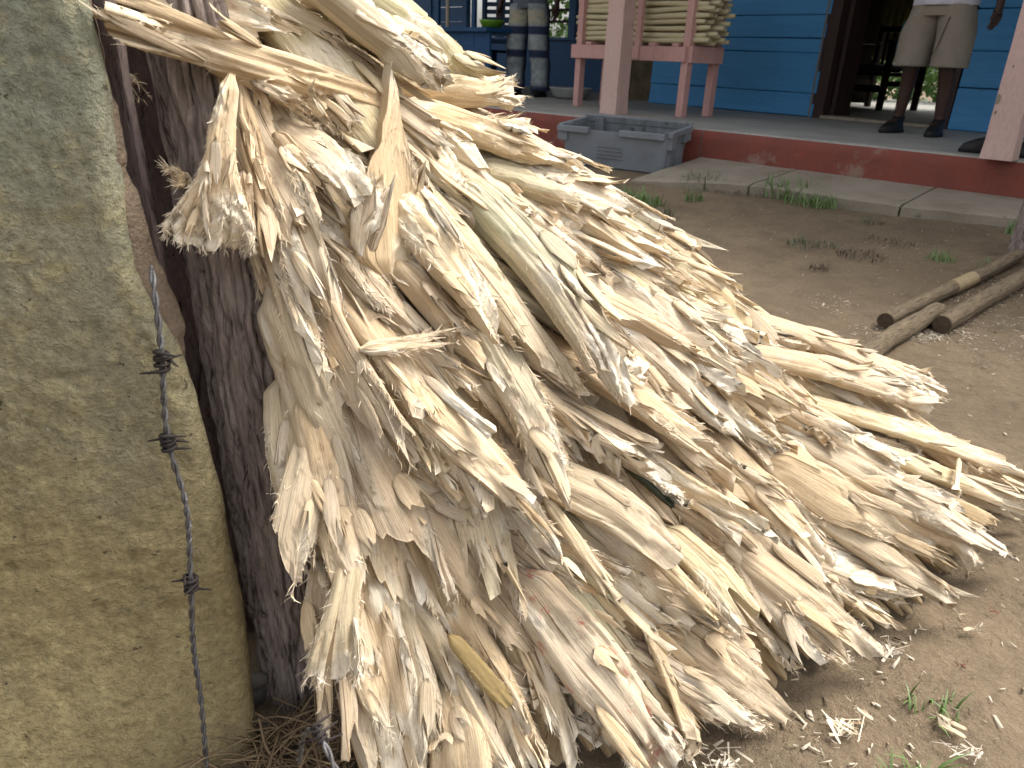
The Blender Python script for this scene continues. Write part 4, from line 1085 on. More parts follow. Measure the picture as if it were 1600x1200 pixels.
GROUP = 'split stalks leaning together in the heap'
def put_stalk(P0, P1, nrm, hw_, th, kind, seed, label, flakes=2, fuzz=140, group=GROUP, fl_len=.0085, **kw):
    me, inf = stalk_mesh('split_stalk', P0, P1, nrm, hw_, th, kind, seed, **kw)
    o = link('split_stalk', me, None, tuple(P1)); tag(o, label, 'stalk', group)
    rg = np.random.default_rng(seed+5)
    mat = kw.get('mat')
    for k in range(flakes):                                             # flakes half torn off the face
        V = inf['V']; M, N = V.shape[:2]
        ce = int(rg.integers(3, N//2-3)); q0 = rg.uniform(.3, .85); i0 = int(q0*M)
        B = V[i0, ce]
        fl = rg.uniform(.04, .11)*min(1.3, inf['L']/.3); fw = inf['hw']*rg.uniform(.2, .46)
        out = (V[i0, ce]-V[i0, (N-ce) % N]); out = out/np.linalg.norm(out)
        tip = B + inf['T']*fl + out*rg.uniform(.001, .017) + inf['s']*rg.uniform(-.018, .018)
        fm, finf = stalk_mesh('torn_flake', B-inf['T']*.01-out*.001, tip, out+.15*rg.standard_normal(3), fw, .0013+.0016*rg.random(), rg.choice(['ragged', 'pointed', 'pointed', 'slant']), seed*7+k+1,
                              N=16, M=16, green=kw.get('green', 0)*.5, fresh=min(1, kw.get('fresh', .5)+.25), white=kw.get('white', .3)*.8, bend=rg.uniform(-.002, .008), base_w=.7, mat=mat, peel=.25, jag=1.5)
        c = link('torn_flake', fm, o); c.location = Vector(tip)-Vector(P1)
    if fuzz:
        f = link('loose_fibres', fuzz_mesh(inf, int(fuzz*1.7), seed, fl_len), o); f['kind'] = 'stuff'
    return o, inf

# the outstanding stalks: heap coordinates of upper end and tip, lift off the face, half width, thickness
HERO = [
 # s0, t0, s1, t1, lift0, lift1, hw, th, kind, green, fresh, white, label, extra
 (.52, -.01, 1.0, .122, .045, .020, .032, .028, 'blunt', .75, .45, .5, 'thick greenish stalk with a blunt fuzzy end lying uppermost on the crest of the heap', dict(fuzz=420, flakes=2, N=64, M=70, roll=.1)),
 (.10, -.10, .725, .130, .050, .052, .029, .013, 'blunt', .25, .7, .95, 'long flat bright white stalk slanting across the top just below the thick blunt one', dict(fuzz=320, flakes=3, N=56, M=80)),
 (.70, .105, .885, .265, .035, .035, .023, .012, 'pointed', .0, .6, .75, 'white stalk with a yellowish pointed tip stretching toward the grey crate', dict(fuzz=200, flakes=3, N=56, M=60)),
 (.70, .08, 1.0, .156, .030, .035, .024, .018, 'blunt', .45, .6, .6, 'short pale greenish stalk with a crumbling end directly under the thick blunt one', dict(fuzz=260, N=56, M=60)),
 (.75, .15, .955, .19, .025, .03, .014, .006, 'pointed', 0, .7, .6, 'small cream sliver with a curled point below the crumbling greenish end', dict(fuzz=120)),
 (.335, .30, .560, .065, -.010, .085, .046, .015, 'thorn', .0, .5, .9, 'dull cream piece standing up to a thorn-like point in the upper heap', dict(fuzz=300, flakes=3, N=72, M=100, jag=.7, base_w=1.0, lump=1.6, bend=-.01)),
 (.263, .099, .02, .030, .035, .050, .0065, .003, 'pointed', .2, .7, .2, 'thin pale splinter pointing back over the fence post', dict(fuzz=10, flakes=0)),
 (.007, .081, .228, .198, .012, .018, .0105, .009, 'slant', 0, .25, .1, 'smooth tan stick with a cut end under the hanging frayed stalk', dict(fuzz=20, flakes=0)),
 (.16, .07, .285, .215, .035, .04, .024, .007, 'leaf', 0, .7, .55, 'broad pinkish cream flake covering the heap beside the thorn-like point', dict(fuzz=80, flakes=1, N=52, M=50)),
 (.455, .15, .428, .42, .030, .050, .028, .014, 'pointed', .1, .75, .85, 'bright shredded stalk with a sharp tip hanging down the middle of the upper heap', dict(fuzz=420, flakes=4, N=60, M=80)),
 (.655, .20, .545, .55, .025, .045, .031, .018, 'ragged', .85, .45, .6, 'broad grey-green stalk with a white shredded edge curving down the middle of the heap', dict(fuzz=420, flakes=4, N=64, M=90, bend=.02)),
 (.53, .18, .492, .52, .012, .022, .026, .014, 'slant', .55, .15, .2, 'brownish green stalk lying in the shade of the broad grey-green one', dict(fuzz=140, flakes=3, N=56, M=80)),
 (.475, .36, .417, .64, .030, .048, .027, .013, 'pointed', .35, .7, .8, 'long white edged stalk with a pointed green-rimmed tip above the leaf-shaped one', dict(fuzz=420, flakes=3, N=60, M=80)),
 (.76, .19, .925, .335, .025, .028, .030, .013, 'ragged', .5, .7, .6, 'pale green streaked stalk with a split cream end facing the weedy dirt', dict(fuzz=260, flakes=4, N=56, M=60)),
 (.520, .56, .548, .675, .008, .018, .0058, .004, 'pointed', 0, .1, .0, 'narrow blackish green strip of rind among the pale stalks', dict(fuzz=0, flakes=0, dark=1, jag=.2)),
 (.425, .56, .494, .735, .022, .040, .029, .010, 'leaf', .15, .3, .1, 'smooth tan leaf-shaped stalk end in the middle of the lower heap', dict(fuzz=30, flakes=1, N=56, M=60, jag=.5)),
 (.535, .70, .513, .885, .022, .062, .026, .008, 'forked', .35, .65, .7, 'white forked tip like a fishtail sticking out of the lower heap', dict(fuzz=160, flakes=0, N=56, M=60)),
 (.330, .69, .376, 1.0, .025, .045, .036, .016, 'blunt', 0, .6, .4, 'wide stalk with red stained splits reaching the ground at the foot of the heap', dict(fuzz=260, flakes=4, N=64, M=90, red=1)),
 (.10, .57, .020, .785, .025, .040, .015, .012, 'blunt', .25, .55, .5, 'pale broom-ended stalk hanging beside the foot of the fence post', dict(fuzz=300, flakes=1, flare=.8)),
 (.055, .45, -.045, .655, .020, .030, .022, .010, 'pointed', .1, .5, .4, 'pale pointed flap bent toward the fence post', dict(fuzz=120, flakes=1, N=52, M=60)),
 (.40, .83, .475, 1.0, .02, .03, .020, .009, 'slant', 0, .6, .4, 'cream stalk with a squared tip touching the dirt beside the grey flat one', dict(fuzz=90, flakes=2)),
 (.47, .83, .516, 1.012, .01, .014, .032, .008, 'pointed', 0, .05, .05, 'flat grey-tan stalk with a weathered grain and pointed tip on the dirt', dict(fuzz=70, flakes=1, N=60, M=60)),
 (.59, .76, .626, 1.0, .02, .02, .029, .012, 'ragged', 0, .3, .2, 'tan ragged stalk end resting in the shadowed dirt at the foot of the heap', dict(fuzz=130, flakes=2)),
 (.72, .72, .752, 1.015, .025, .018, .022, .010, 'pointed', .1, .6, .4, 'long cream spear-like stalk tip reaching out onto the bare dirt', dict(fuzz=70, flakes=2, N=48, M=70)),
 (.81, .66, .856, 1.03, .03, .03, .027, .013, 'pointed', .1, .65, .55, 'longest cream spear whose thin tip nearly meets the frame edge above the stub', dict(fuzz=120, flakes=3, N=52, M=90)),
 (.88, .62, 1.03, .96, .03, .05, .019, .008, 'pointed', .4, .65, .45, 'slender greenish white spear pointing out past the dirt at the heap end', dict(fuzz=60, flakes=1, M=70)),
 (.885, .72, .955, .99, .03, .05, .020, .009, 'slant', .35, .55, .3, 'green streaked stalk lying just under the slender greenish white spear', dict(fuzz=80, flakes=2)),
 (.93, .45, 1.155, .80, .035, .045, .022, .009, 'ragged', 0, .45, .35, 'yellowish straight split stalk along the outer crest below the logs', dict(fuzz=150, flakes=4, N=52, M=80)),
 (.88, .53, 1.03, .775, .035, .045, .026, .012, 'ragged', 0, .5, .4, 'yellow cream stalk with a ragged end just inside the outer crest', dict(fuzz=200, flakes=4, N=52, M=70)),
 (.865, .88, .812, .985, .01, .03, .0145, .010, 'blunt', 0, .6, .4, 'short cut stub poking onto the dirt under the longest spear', dict(fuzz=60, flakes=0)),
 (.948, .83, .862, .862, .05, .06, .0055, .003, 'slant', 0, .9, .5, 'thin bright white splinter lying crosswise near the heap end', dict(fuzz=10, flakes=0)),
 (.21, .75, .266, .865, .000, .012, .011, .005, 'ragged', 0, .1, .0, 'ochre yellow flat piece in the lower heap above the barbed wire', dict(fuzz=30, flakes=0, ochre=1, jag=.25, peel=.3)),
 (.385, .60, .407, .755, .035, .05, .0085, .006, 'pointed', .1, .45, .1, 'slim smooth rod lying over the stalks beside the leaf-shaped end', dict(fuzz=10, flakes=0)),
 (.475, .69, .503, .84, .03, .045, .0095, .006, 'slant', .1, .4, .1, 'slim bent rod lying just above the forked white tip', dict(fuzz=20, flakes=0)),
 (.19, .365, .405, .395, .035, .045, .0095, .004, 'ragged', 0, .7, .9, 'white shredded strip lying crosswise in the middle of the heap near the post', dict(fuzz=200, flakes=1)),
]
hero_line = []
MDARKR = simple_mat('blackish_rind', (0.015, 0.018, 0.010), (0.03, 0.035, 0.012), 20, .45, .2, .001)
MOCHRE = simple_mat('ochre_rind', (0.36, 0.26, 0.11), (0.24, 0.165, 0.07), 16, .7, .4, .002, stretch=(1, 1, 1))
for k, hrow in enumerate(HERO):
    s0, t0, s1, t1, l0, l1, w_, th_, kd, g, f, wh, lb, ex = hrow
    ex = dict(ex); mat = MSR if ex.pop('red', 0) else MDARKR if ex.pop('dark', 0) else MOCHRE if ex.pop('ochre', 0) else None
    n0 = heap_n(s0, t0); n1_ = heap_n(s1, t1)
    if w_ > .012 and t0 > .03 and t1 > t0: l0 = min(l0, .0)-.022; ex['bend'] = ex.get('bend', 0)+.016
    hero_line += [(P_, w_) for P_ in (heap_pt(s0+(s1-s0)*f_, t0+(t1-t0)*f_) for f_ in np.linspace(.3, 1, 9))]
    P0 = heap_pt(s0, t0)+n0*l0; P1 = heap_pt(s1, t1)+n1_*l1
    P1[2] = max(P1[2], .006)
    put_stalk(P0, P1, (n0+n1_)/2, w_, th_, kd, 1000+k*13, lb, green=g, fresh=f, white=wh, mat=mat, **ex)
# stalks at the top and beside the post, placed in the open
X = np.array
front_n = X([.25, -.85, .45])
put_stalk(X([-.15, .93, .735]), X([-.372, .70, .822]), front_n, .019, .016, 'leaf', 2001, 'long tan stalk whose pale rounded end juts out over the concrete wall edge', flakes=3, fuzz=60, green=.0, fresh=.1, white=.25, N=56, M=90, bend=.006, roll=-.5)
for A_, B_, w_, th_, kd, g_, f_, wh_, sd_, lb in [
    ([-0.415, .80, .885], [-.232, .84, .795], .026, .011, 'ragged', .1, .6, .6, 2011, 'broad straight cream strip across the crown of the heap just above the long tan stalk'),
    ([-0.385, .82, .885], [-.192, .90, .800], .023, .012, 'pointed', .3, .5, .4, 2012, 'broad pale straight strip lying second above the long tan stalk on the crown'),
    ([-0.345, .88, .89], [-.125, 1.00, .835], .024, .012, 'slant', .0, .8, .8, 2013, 'broad whitish strip running over the crown under the blunt crest stalk'),
    ([-0.315, .79, .800], [-.190, .83, .735], .021, .010, 'ragged', .0, .25, .4, 2014, 'tan ragged strip just below the long tan stalk beside the thorn-like point')]:
    put_stalk(X(A_), X(B_), front_n, w_, th_, kd, sd_, lb, flakes=3, fuzz=160, green=g_, fresh=f_, white=wh_, N=56, M=70)
put_stalk(X([-.268, .748, .775]), X([-.300, .715, .612]), front_n, .0125, .011, 'blunt', 2002, 'frayed white stalk hanging down before the bark post with its end burst open', flakes=7, fuzz=900, green=0, fresh=.9, white=1.0, N=80, M=120, flare=2.2, base_w=.65, bend=.014, jag=.8, fl_len=.006, lump=1.7)
put_stalk(X([-.268, .735, .690]), X([-.262, .722, .600]), front_n, .009, .004, 'ragged', 2003, 'small shredded white strip dangling beside the burst hanging end', flakes=2, fuzz=400, green=0, fresh=.8, white=1.0, jag=1.6, fl_len=.009)
put_stalk(X([-.400, .80, .765]), X([-.372, .785, .745]), front_n, .010, .005, 'ragged', 2004, 'pale stalk end showing in the dark gap between the two fence planks', flakes=0, fuzz=30, fresh=.7, white=.6)
put_stalk(X([-.335, .765, .672]), X([-.364, .735, .690]), front_n, .010, .003, 'ragged', 2005, 'tuft of pale splinters poking out from behind the bark post', flakes=3, fuzz=120, fresh=.6, white=.6, jag=1.6)
put_stalk(X([-.30, .86, .83]), X([-.225, 1.0, .885]), X([0, -.5, .8]), .006, .003, 'ragged', 2006, 'thin torn tip standing up before the pink post on the crest', flakes=1, fuzz=60, fresh=.7, white=.6)

# all the others: seeded over the face so that tips keep a distance, each with its own look
rs = np.random.default_rng(20240)
TYPES = ['pointed', 'ragged', 'slant', 'blunt', 'leaf', 'forked']
TW = {'pointed': 'sharp pointed tip', 'ragged': 'ragged torn tip', 'slant': 'slanting tip', 'blunt': 'blunt frayed end', 'leaf': 'rounded leaf-like tip', 'forked': 'forked tip'}
TINT = [('cream', 0.0, .65, .5), ('whitish', 0.0, .85, .85), ('tan', 0.0, .15, .25), ('greenish', .6, .45, .45), ('pale yellow', .2, .55, .4), ('fuzzy white', 0.0, .8, 1.0)]
ZT = ['topmost', 'upper', 'middle', 'lower', 'ground-level']
ZS = ['next to the fence post', 'above the loose barb', 'on its front face', 'facing the open dirt', 'along the crest', 'on the far slope']
TW = {'pointed': 'sharp tip', 'ragged': 'ragged tip', 'slant': 'slanting tip', 'blunt': 'blunt frayed end', 'leaf': 'rounded tip', 'forked': 'forked tip'}
used = set(); tips = []
hero_t = [heap_pt(h[2], h[3]) for h in HERO]
tries = 0
while len(tips) < 248 and tries < 20000:
    tries += 1
    s = rs.uniform(.03, 1.02); t = rs.uniform(.10, 1.06 if s < .55 else 1.02)
    if s > .96 and t < .35: continue
    P = heap_pt(s, t)
    dmin = .034+.016*t
    if any(np.sum((P-q)**2) < dmin**2 for q, *_ in tips): continue
    if any(np.sum((P-q)**2) < .018**2 for q in hero_t): continue
    tips.append((P, s, t))
for k, (P, s, t) in enumerate(sorted(tips, key=lambda a: a[2])):
    zi = min(4, int((t-.10)/.92*5)); zj = min(5, max(0, int((s+.04)/1.2*6)))
    for q in range(60):
        kd = TYPES[rs.choice(6, p=[.27, .36, .16, .14, .03, .04] if s < .5 else [.50, .24, .14, .06, .03, .03])]; ti = rs.choice(6, p=[.27, .18, .24, .11, .06, .14]); wi = rs.integers(0, 3)
        if (zi, zj, kd, ti, wi) not in used: break
    used.add((zi, zj, kd, ti, wi))
    nm, g, f, wh = TINT[ti]
    hw_ = [.015, .025, .036][wi]*rs.uniform(.9, 1.12)*(.85+.2*t)
    L = rs.uniform(.18, .34) + (.08 if s > .5 else 0)
    Ltot = np.linalg.norm(heap_pt(s, 1)-heap_pt(s, 0))
    t0 = t-L/Ltot; t0 = max(t0, -.02 if s < .35 else -.10); s0 = max(.035, s+rs.normal(0, .072) - .24*(1-t**1.5)*float(sm(.8-s, 0, .3))*(L/.3))
    nn = heap_n(s, t); n0 = heap_n(s0, max(t0, -.2))
    lift = rs.uniform(-.022, .034)*(1 if t < .9 else .5)*(1 if s < .85 else .3)
    saw = (t*3.7+.55*s+.12*math.sin(s*19)) % 1.0                       # loose tiers: ends of one bundle overhang the next
    lift += (.046*saw**1.5-.020)*(1 if s < .8 else .35)*(1 if t < .92 else .3)
    if any(np.sum((P-q_)**2) < (w2_*.75+.016)**2 for q_, w2_ in hero_line): lift = -.022
    P1 = P+nn*lift+rs.normal(0, .004, 3); P0 = heap_pt(s0, t0)+n0*(-.035+rs.normal(0, .008))
    if P1[2] < .010: P1[2] = .010+rs.uniform(0, .012)
    lb = f"{['narrow', 'medium', 'broad'][wi]} {nm} stalk with {TW[kd]} in {ZT[zi]} heap {ZS[zj]}"
    put_stalk(P0, P1, nn, hw_, hw_*rs.uniform(.22, .5), kd, 3000+k*17, lb, flakes=int(rs.integers(2, 5)), jag=rs.uniform(1.0, 1.7), lump=rs.uniform(.6, 1.1), fuzz=int(90+160*wh), green=g*rs.uniform(.7, 1.1), fresh=f+rs.uniform(-.1, .1), white=wh,
              roll=rs.normal(0, .5), bend=rs.normal(0.004, .008), N=40 if wi else 32, M=48)
# the stalks buried inside the heap, seen only as dim strips in the gaps
VV = []; QQ = []; UU = []; TT_ = []; o_ = 0
for k in range(120):
    s = .03+1.1*((k % 60)+.5)/60+rs.normal(0, .01); dep = -.045-.03*(k//60)
    n0 = heap_n(s, .2); n1_ = heap_n(s, .9)
    A = heap_pt(s+rs.normal(0, .02), -.02)+n0*dep; Bp = heap_pt(s, .985)+n1_*(dep*.8); Bp[2] = max(.008, Bp[2])
    pts = [A+(Bp-A)*f+rs.normal(0, .004, 3) for f in np.linspace(0, 1, 14)]
    r_ = rs.uniform(.016, .024); V, Q, UV = sweep(pts, [(r_, r_*.6)]*13+[(r_*.5, r_*.2)], 10, .12, k)
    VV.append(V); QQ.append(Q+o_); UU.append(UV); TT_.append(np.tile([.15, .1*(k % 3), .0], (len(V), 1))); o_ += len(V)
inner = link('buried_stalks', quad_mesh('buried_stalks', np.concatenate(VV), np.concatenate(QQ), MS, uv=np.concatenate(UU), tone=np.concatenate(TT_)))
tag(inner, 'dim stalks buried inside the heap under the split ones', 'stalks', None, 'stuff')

# ------------------------------------------------------------------ poles on the ground
MLOG = bark_material('grey_brown_pole', (0.12, 0.09, 0.058), (0.225, 0.172, 0.112), (0.28, 0.22, 0.145))
def pole(pts, r, label, seed, mat=MLOG):
    P = catmull(pts, 30); m = len(P)
    rg = np.random.default_rng(seed)
    rad = [r*(1+.10*(float(n1(k*.13, seed))-.5)) for k in range(m)]
    V, Q, UV = sweep(P, rad, 20, .025, seed)
    o = link('wooden_pole', quad_mesh('wooden_pole', V, Q, mat, uv=UV)); tag(o, label, 'pole', 'poles lying on the dirt')
    e = P[0]; T = P[0]-P[2]; T /= np.linalg.norm(T)
    bm = bmesh.new(); bmesh.ops.create_circle(bm, cap_ends=True, segments=20, radius=r*.93)
    c = bm_obj('cut_end', bm, simple_mat('dark_end_grain', (0.12, 0.085, 0.055), (0.06, 0.042, 0.03), 60, .9, .6, .002), o)
    c.location = Vector(e+T*.0015); c.rotation_euler = Vector(T).to_track_quat('Z', 'Y').to_euler()
    return o
pole([[1.256, 2.436, .026], [1.612, 2.775, .036], [1.898, 3.015, .058], [2.2, 3.282, .085]], .028, 'straight pole with a yellow barked patch and dark cut end, farthest from the heap', 3)
pole([[1.491, 2.556, .032], [1.186, 2.251, .027], [.998, 2.037, .027], [.8, 1.84, .027]], .031, 'short dark pole running from the other poles behind the crest of the heap', 5)
pole([[1.432, 2.407, .030], [1.698, 2.666, .038], [2.04, 2.972, .064], [2.304, 3.235, .09], [2.6, 3.52, .11]], .031, 'cracked pole with a knot hole and split end, nearest the open dirt', 9)
# pale patch where bark came off the straight pole
V, Q, UV = sweep(catmull([[1.69, 2.842, .0415], [1.76, 2.900, .047], [1.83, 2.958, .053]], 8), .0287, 20, .01, 4)
bp = link('bare_patch', quad_mesh('bare_patch', V, Q, simple_mat('pale_bare_wood', (0.34, 0.26, 0.15), (0.24, 0.18, 0.1), 30, .8, .4, .003), uv=UV)); bp.parent = bpy.data.objects['wooden_pole']
bark_post('short_post', (2.235, 3.33, -.05), (2.275, 3.37, .85), .05, .05, MBARK, 'dark standing post at the frame edge where the poles end', 12, 40, 60, cat='post')

# ------------------------------------------------------------------ chips, weeds, straw
def chips_mesh(name, spots, mat, seed, size=(.002, .008)):
    rg = np.random.default_rng(seed); V = []; Q = []
    for (x, y, k, sp) in spots:
        px = x+rg.normal(0, sp, k); py = y+rg.normal(0, sp, k)
        for a in range(k):
            L = rg.uniform(*size)*(1.6 if rg.random() < .15 else 1); w_ = L*rg.uniform(.05, .32); an = rg.random()*6.28; h = .0003+.0005*rg.random()
            z = float(ground_h(px[a], py[a]))+float((fbm(np.array(px[a]*3), np.array(py[a]*3), 5, 4)-.47)*.02+(fbm(np.array(px[a]*22), np.array(py[a]*22), 9, 3)-.44)*.011)-.003
            d = np.array([math.cos(an), math.sin(an), rg.normal(0, .25)])*L; e = np.array([-math.sin(an), math.cos(an), rg.normal(0, .3)])*w_
            c = np.array([px[a], py[a], z+h])
            b0 = len(V); k1 = rg.uniform(.3, .9); k2 = rg.uniform(.2, .8)
            j_ = rg.normal(0, .35, (4, 2)); V += [c-d-e*k1+np.append(j_[0]*L*.6, 0), c+d*.8-e*k2+np.append(j_[1]*L*.6, 0), c+d+e*.4*k2, c-d*.9+e, c-d-e*k1+np.append(j_[0]*L*.6, h), c+d*.8-e*k2+np.append(j_[1]*L*.6, h), c+d+e*.4*k2+[0, 0, h], c-d*.9+e+[0, 0, h]]
            Q += [[b0+4, b0+5, b0+6, b0+7], [b0, b0+1, b0+5, b0+4], [b0+1, b0+2, b0+6, b0+5], [b0+2, b0+3, b0+7, b0+6], [b0+3, b0, b0+4, b0+7]]
    return quad_mesh(name, np.array(V), np.array(Q), mat, smooth=False)
MCHIP = simple_mat('pale_chip', (0.62, 0.55, 0.44), (0.48, 0.40, 0.29), 60, .8, .3, .001)
MCHIPD = simple_mat('dull_chip', (0.26, 0.20, 0.13), (0.17, 0.13, 0.085), 60, .9, .3, .001)
spots = [(1.68, 2.57, 60, .09), (1.95, 2.85, 50, .09), (1.55, 2.25, 40, .06), (2.2, 3.05, 40, .15), (1.20, 2.42, 50, .05), (1.8, 2.35, 120, .18), (1.6, 3.0, 70, .3), (2.0, 3.5, 60, .4),
         (.6, .9, 40, .12), (.45, .72, 60, .06), (.75, 1.05, 26, .12), (.9, 1.1, 16, .15), (.32, .62, 50, .05), (.55, .65, 14, .1), (1.1, 1.3, 60, .2), (1.2, 4.0, 140, .8), (1.6, 3.2, 160, .7), (.6, 4.6, 60, .5), (1.5, 2.0, 60, .3), (.4, 5.3, 20, .3), (1.389, 2.375, 180, .03), (1.509, 2.42, 90, .03), (1.786, 2.81, 160, .06), (1.967, 3.0, 120, .06), (1.2, 2.72, 60, .06), (1.714, 2.437, 40, .10), (1.33, 2.35, 70, .03)]
tag(link('wood_chips', chips_mesh('wood_chips', spots, MCHIP, 5)), 'pale chips and shreds scattered on the dirt', 'chips', None, 'stuff')
spots2 = [(1.2, 2.2, 500, .9), (.8, 1.0, 250, .35), (1.5, 3.6, 500, .9), (.9, 4.6, 300, .8), (.5, .72, 120, .15)]
tag(link('leaf_litter', chips_mesh('leaf_litter', spots2, MCHIPD, 8, (.0015, .006))), 'dull bits of bark and dry leaf scattered on the dirt', 'litter', None, 'stuff')
# white fluff at the foot of the heap
def fluff(name, x, y, n, rad, seed, label):
    rg = np.random.default_rng(seed); inf = dict
    B = np.stack([rg.normal(0, rad, n), rg.normal(0, rad, n), np.abs(rg.normal(0, rad*.35, n))], 1)
    d = rg.standard_normal((n, 3)); d[:, 2] *= .5; d /= np.linalg.norm(d, axis=1)[:, None]
    L = .012+.03*rg.random(n)**2; w_ = np.cross(d, rg.standard_normal((n, 3))); w_ /= np.linalg.norm(w_, axis=1)[:, None]; wd = .0006+.0022*rg.random(n)**2
    A = B-d*L[:, None]*.5; E_ = B+d*L[:, None]*.5
    V = np.stack([A-w_*wd[:, None], A+w_*wd[:, None], E_+w_*wd[:, None]*.5, E_-w_*wd[:, None]*.5], 1).reshape(-1, 3); V[:, 2] = np.maximum(V[:, 2], .001)
    Q = np.arange(4*n).reshape(-1, 4); tone = np.tile([.8, 0, .75], (len(V), 1)); UV = np.repeat(rg.random((n, 2))*4, 4, 0)
    o = link('fibre_clump', quad_mesh('fibre_clump', V, Q, MS, uv=UV, tone=tone, smooth=False), None, (x, y, .002)); tag(o, label, 'fibres')
fluff('fibre_clump', .285, .655, 90, .016, 3, 'clump of white shredded fibres on the dirt at the frame bottom under the heap')
fluff('fibre_clump', .46, .735, 40, .010, 4, 'small clump of white fibres beside the grey flat stalk tip')
fluff('fibre_clump', .585, .885, 36, .009, 5, 'round white scrap of fibre on the dirt under the long spear')
fluff('fibre_clump', .60, .70, 26, .010, 6, 'loose white fibres on the open dirt away from the heap')
for k, (x, y, an, L, lb) in enumerate([(.62, .735, 2.5, .045, 'larger of two pale splinters lying together on the open dirt'), (.612, .722, 2.35, .04, 'thinner of two pale splinters lying together on the open dirt'),
        (.50, .745, 2.2, .035, 'pale splinter flat on the dirt just beyond the grey flat stalk tip'), (.72, .93, .2, .03, 'thin pale splinter on the dirt below the long spear tip')]):
    d = X([math.cos(an), math.sin(an), .02])
    put_stalk(X([x, y, .006]), X([x, y, .005])+d*L, X([0, 0, 1]), .0042, .002, 'pointed', 5000+k, lb, flakes=0, fuzz=12, group='splinters on the dirt', fresh=.8, white=.4, N=16, M=16)

def blade_mesh(name, n, rad, h, seed, mat, flat=.5):
    rg = np.random.default_rng(seed); V = []; Q = []
    for k in range(n):
        a = rg.random()*6.28; r = rad*math.sqrt(rg.random()); x, y = r*math.cos(a), r*math.sin(a)
        an = rg.random()*6.28; lean = rg.uniform(.1, 1.1)*flat; L = h*rg.uniform(.45, 1.15); w_ = L*.03+.0009
        dx, dy = math.cos(an), math.sin(an); b0 = len(V)
        for q, f in enumerate((0, .4, .75, 1.)):
            o_ = lean*L*f**1.6; z = L*f*(1-.35*lean*f); ww = w_*(1-.9*f**1.5)
            V += [(x+dx*o_-dy*ww, y+dy*o_+dx*ww, z), (x+dx*o_+dy*ww, y+dy*o_-dx*ww, z)]
        for q in range(3): Q.append([b0+2*q, b0+2*q+1, b0+2*q+3, b0+2*q+2])
    return quad_mesh(name, np.array(V), np.array(Q), mat, smooth=False)
MGRASS = leaf_material('yard_grass', (0.085, 0.16, 0.035), (0.15, 0.23, 0.07))
MWEED = leaf_material('dull_weed', (0.07, 0.10, 0.05), (0.11, 0.13, 0.07))
MDRY = simple_mat('dry_stem', (0.13, 0.10, 0.065), (0.07, 0.055, 0.04), 30, .9)
for k, (x, y, n, rad, h, mt, fl, lb) in enumerate([
    (0.443, 4.362, 130, .075, .10, MGRASS, .8, 'grass tuft nearest the heap in front of the crate'), (0.656, 4.517, 110, .10, .07, MGRASS, .9, 'low grass tuft in front of the crate corner'),
    (0.736, 4.417, 110, .10, .06, MGRASS, 1.1, 'flat grass tuft beside the low one before the crate'), (1.187, 4.915, 120, .11, .08, MWEED, .8, 'dull weed clump at the start of the concrete apron'),
    (1.032, 4.511, 50, .05, .06, MGRASS, .8, 'small grass tuft on the dirt before the dull weed clump'), (1.620, 4.670, 170, .13, .10, MGRASS, .8, 'largest grass tuft growing along the apron edge'),
    (1.673, 4.436, 140, .12, .07, MGRASS, .9, 'spreading grass tuft at the apron edge next to the largest'), (1.753, 4.372, 70, .07, .06, MGRASS, .8, 'last grass tuft along the apron edge'),
    (1.392, 3.543, 120, .10, .035, MWEED, 1.3, 'flat green weed in the middle of the bare dirt'), (1.848, 3.966, 60, .06, .03, MWEED, 1.2, 'tiny weed in the dirt farther toward the pink post'), (0.821, 4.155, 30, .04, .05, MWEED, .9, 'single small weed on the dirt behind the crest'),
    (1.885, 3.311, 60, .06, .045, MGRASS, .9, 'small bright weed on the dirt below the apron'), (2.495, 3.775, 50, .05, .07, MGRASS, .8, 'small weed at the apron foot by the frame edge'), (2.027, 3.171, 40, .04, .045, MGRASS, .9, 'green weed growing between the poles'),
    (.52, .64, 60, .045, .035, MGRASS, 1.1, 'sparse grass on the dirt near the frame bottom'), (.60, .78, 30, .03, .025, MGRASS, 1.2, 'few thin grass blades on the open dirt'), (1.02, 1.12, 20, .03, .04, MGRASS, .9, 'thin grass blades at the frame edge near the red scraps')]):
    o = link('grass_tuft', blade_mesh('grass_tuft', int(n*.9), rad*1.15, h*1.35, 60+k, mt, fl), None, (x, y, float(ground_h(x, y))-.006)); tag(o, lb, 'grass tuft', 'weeds on the yard dirt')
for k, (x, y, n, rad, lb) in enumerate([(1.554, 3.366, 150, .11, 'dark dead weed patch with white scraps on the bare dirt'), (1.305, 3.173, 60, .05, 'small dead leaf patch on the bare dirt nearer the heap'), (1.780, 3.593, 70, .12, 'thin line of dead stems on the dirt'), (1.464, 4.708, 120, .16, 'dead stems matted along the apron edge'), (1.267, 4.790, 80, .12, 'dead stems beside the dull weed clump')]):
    o = link('dead_weed', blade_mesh('dead_weed', n, rad, .035, 90+k, MDRY, 1.5), None, (x, y, float(ground_h(x, y))-.004)); tag(o, lb, 'dead weed', None, 'stuff')
MRSCRAP = simple_mat('red_scrap', (0.20, 0.03, 0.025), None, 30, .6)
for k, (x, y, lb) in enumerate([(.80, .985, 'small red scrap on the dirt below the long spear'), (.88, 1.02, 'red scrap beside the thin grass blades'), (.68, .86, 'red scrap nearest the frame bottom on the dirt')]):
    o = link('red_scrap', chips_mesh('red_scrap', [(0, 0, 5, .004)], MRSCRAP, 40+k, (.002, .005)), None, (x, y, .004)); tag(o, lb, 'scrap', 'red scraps on the dirt')
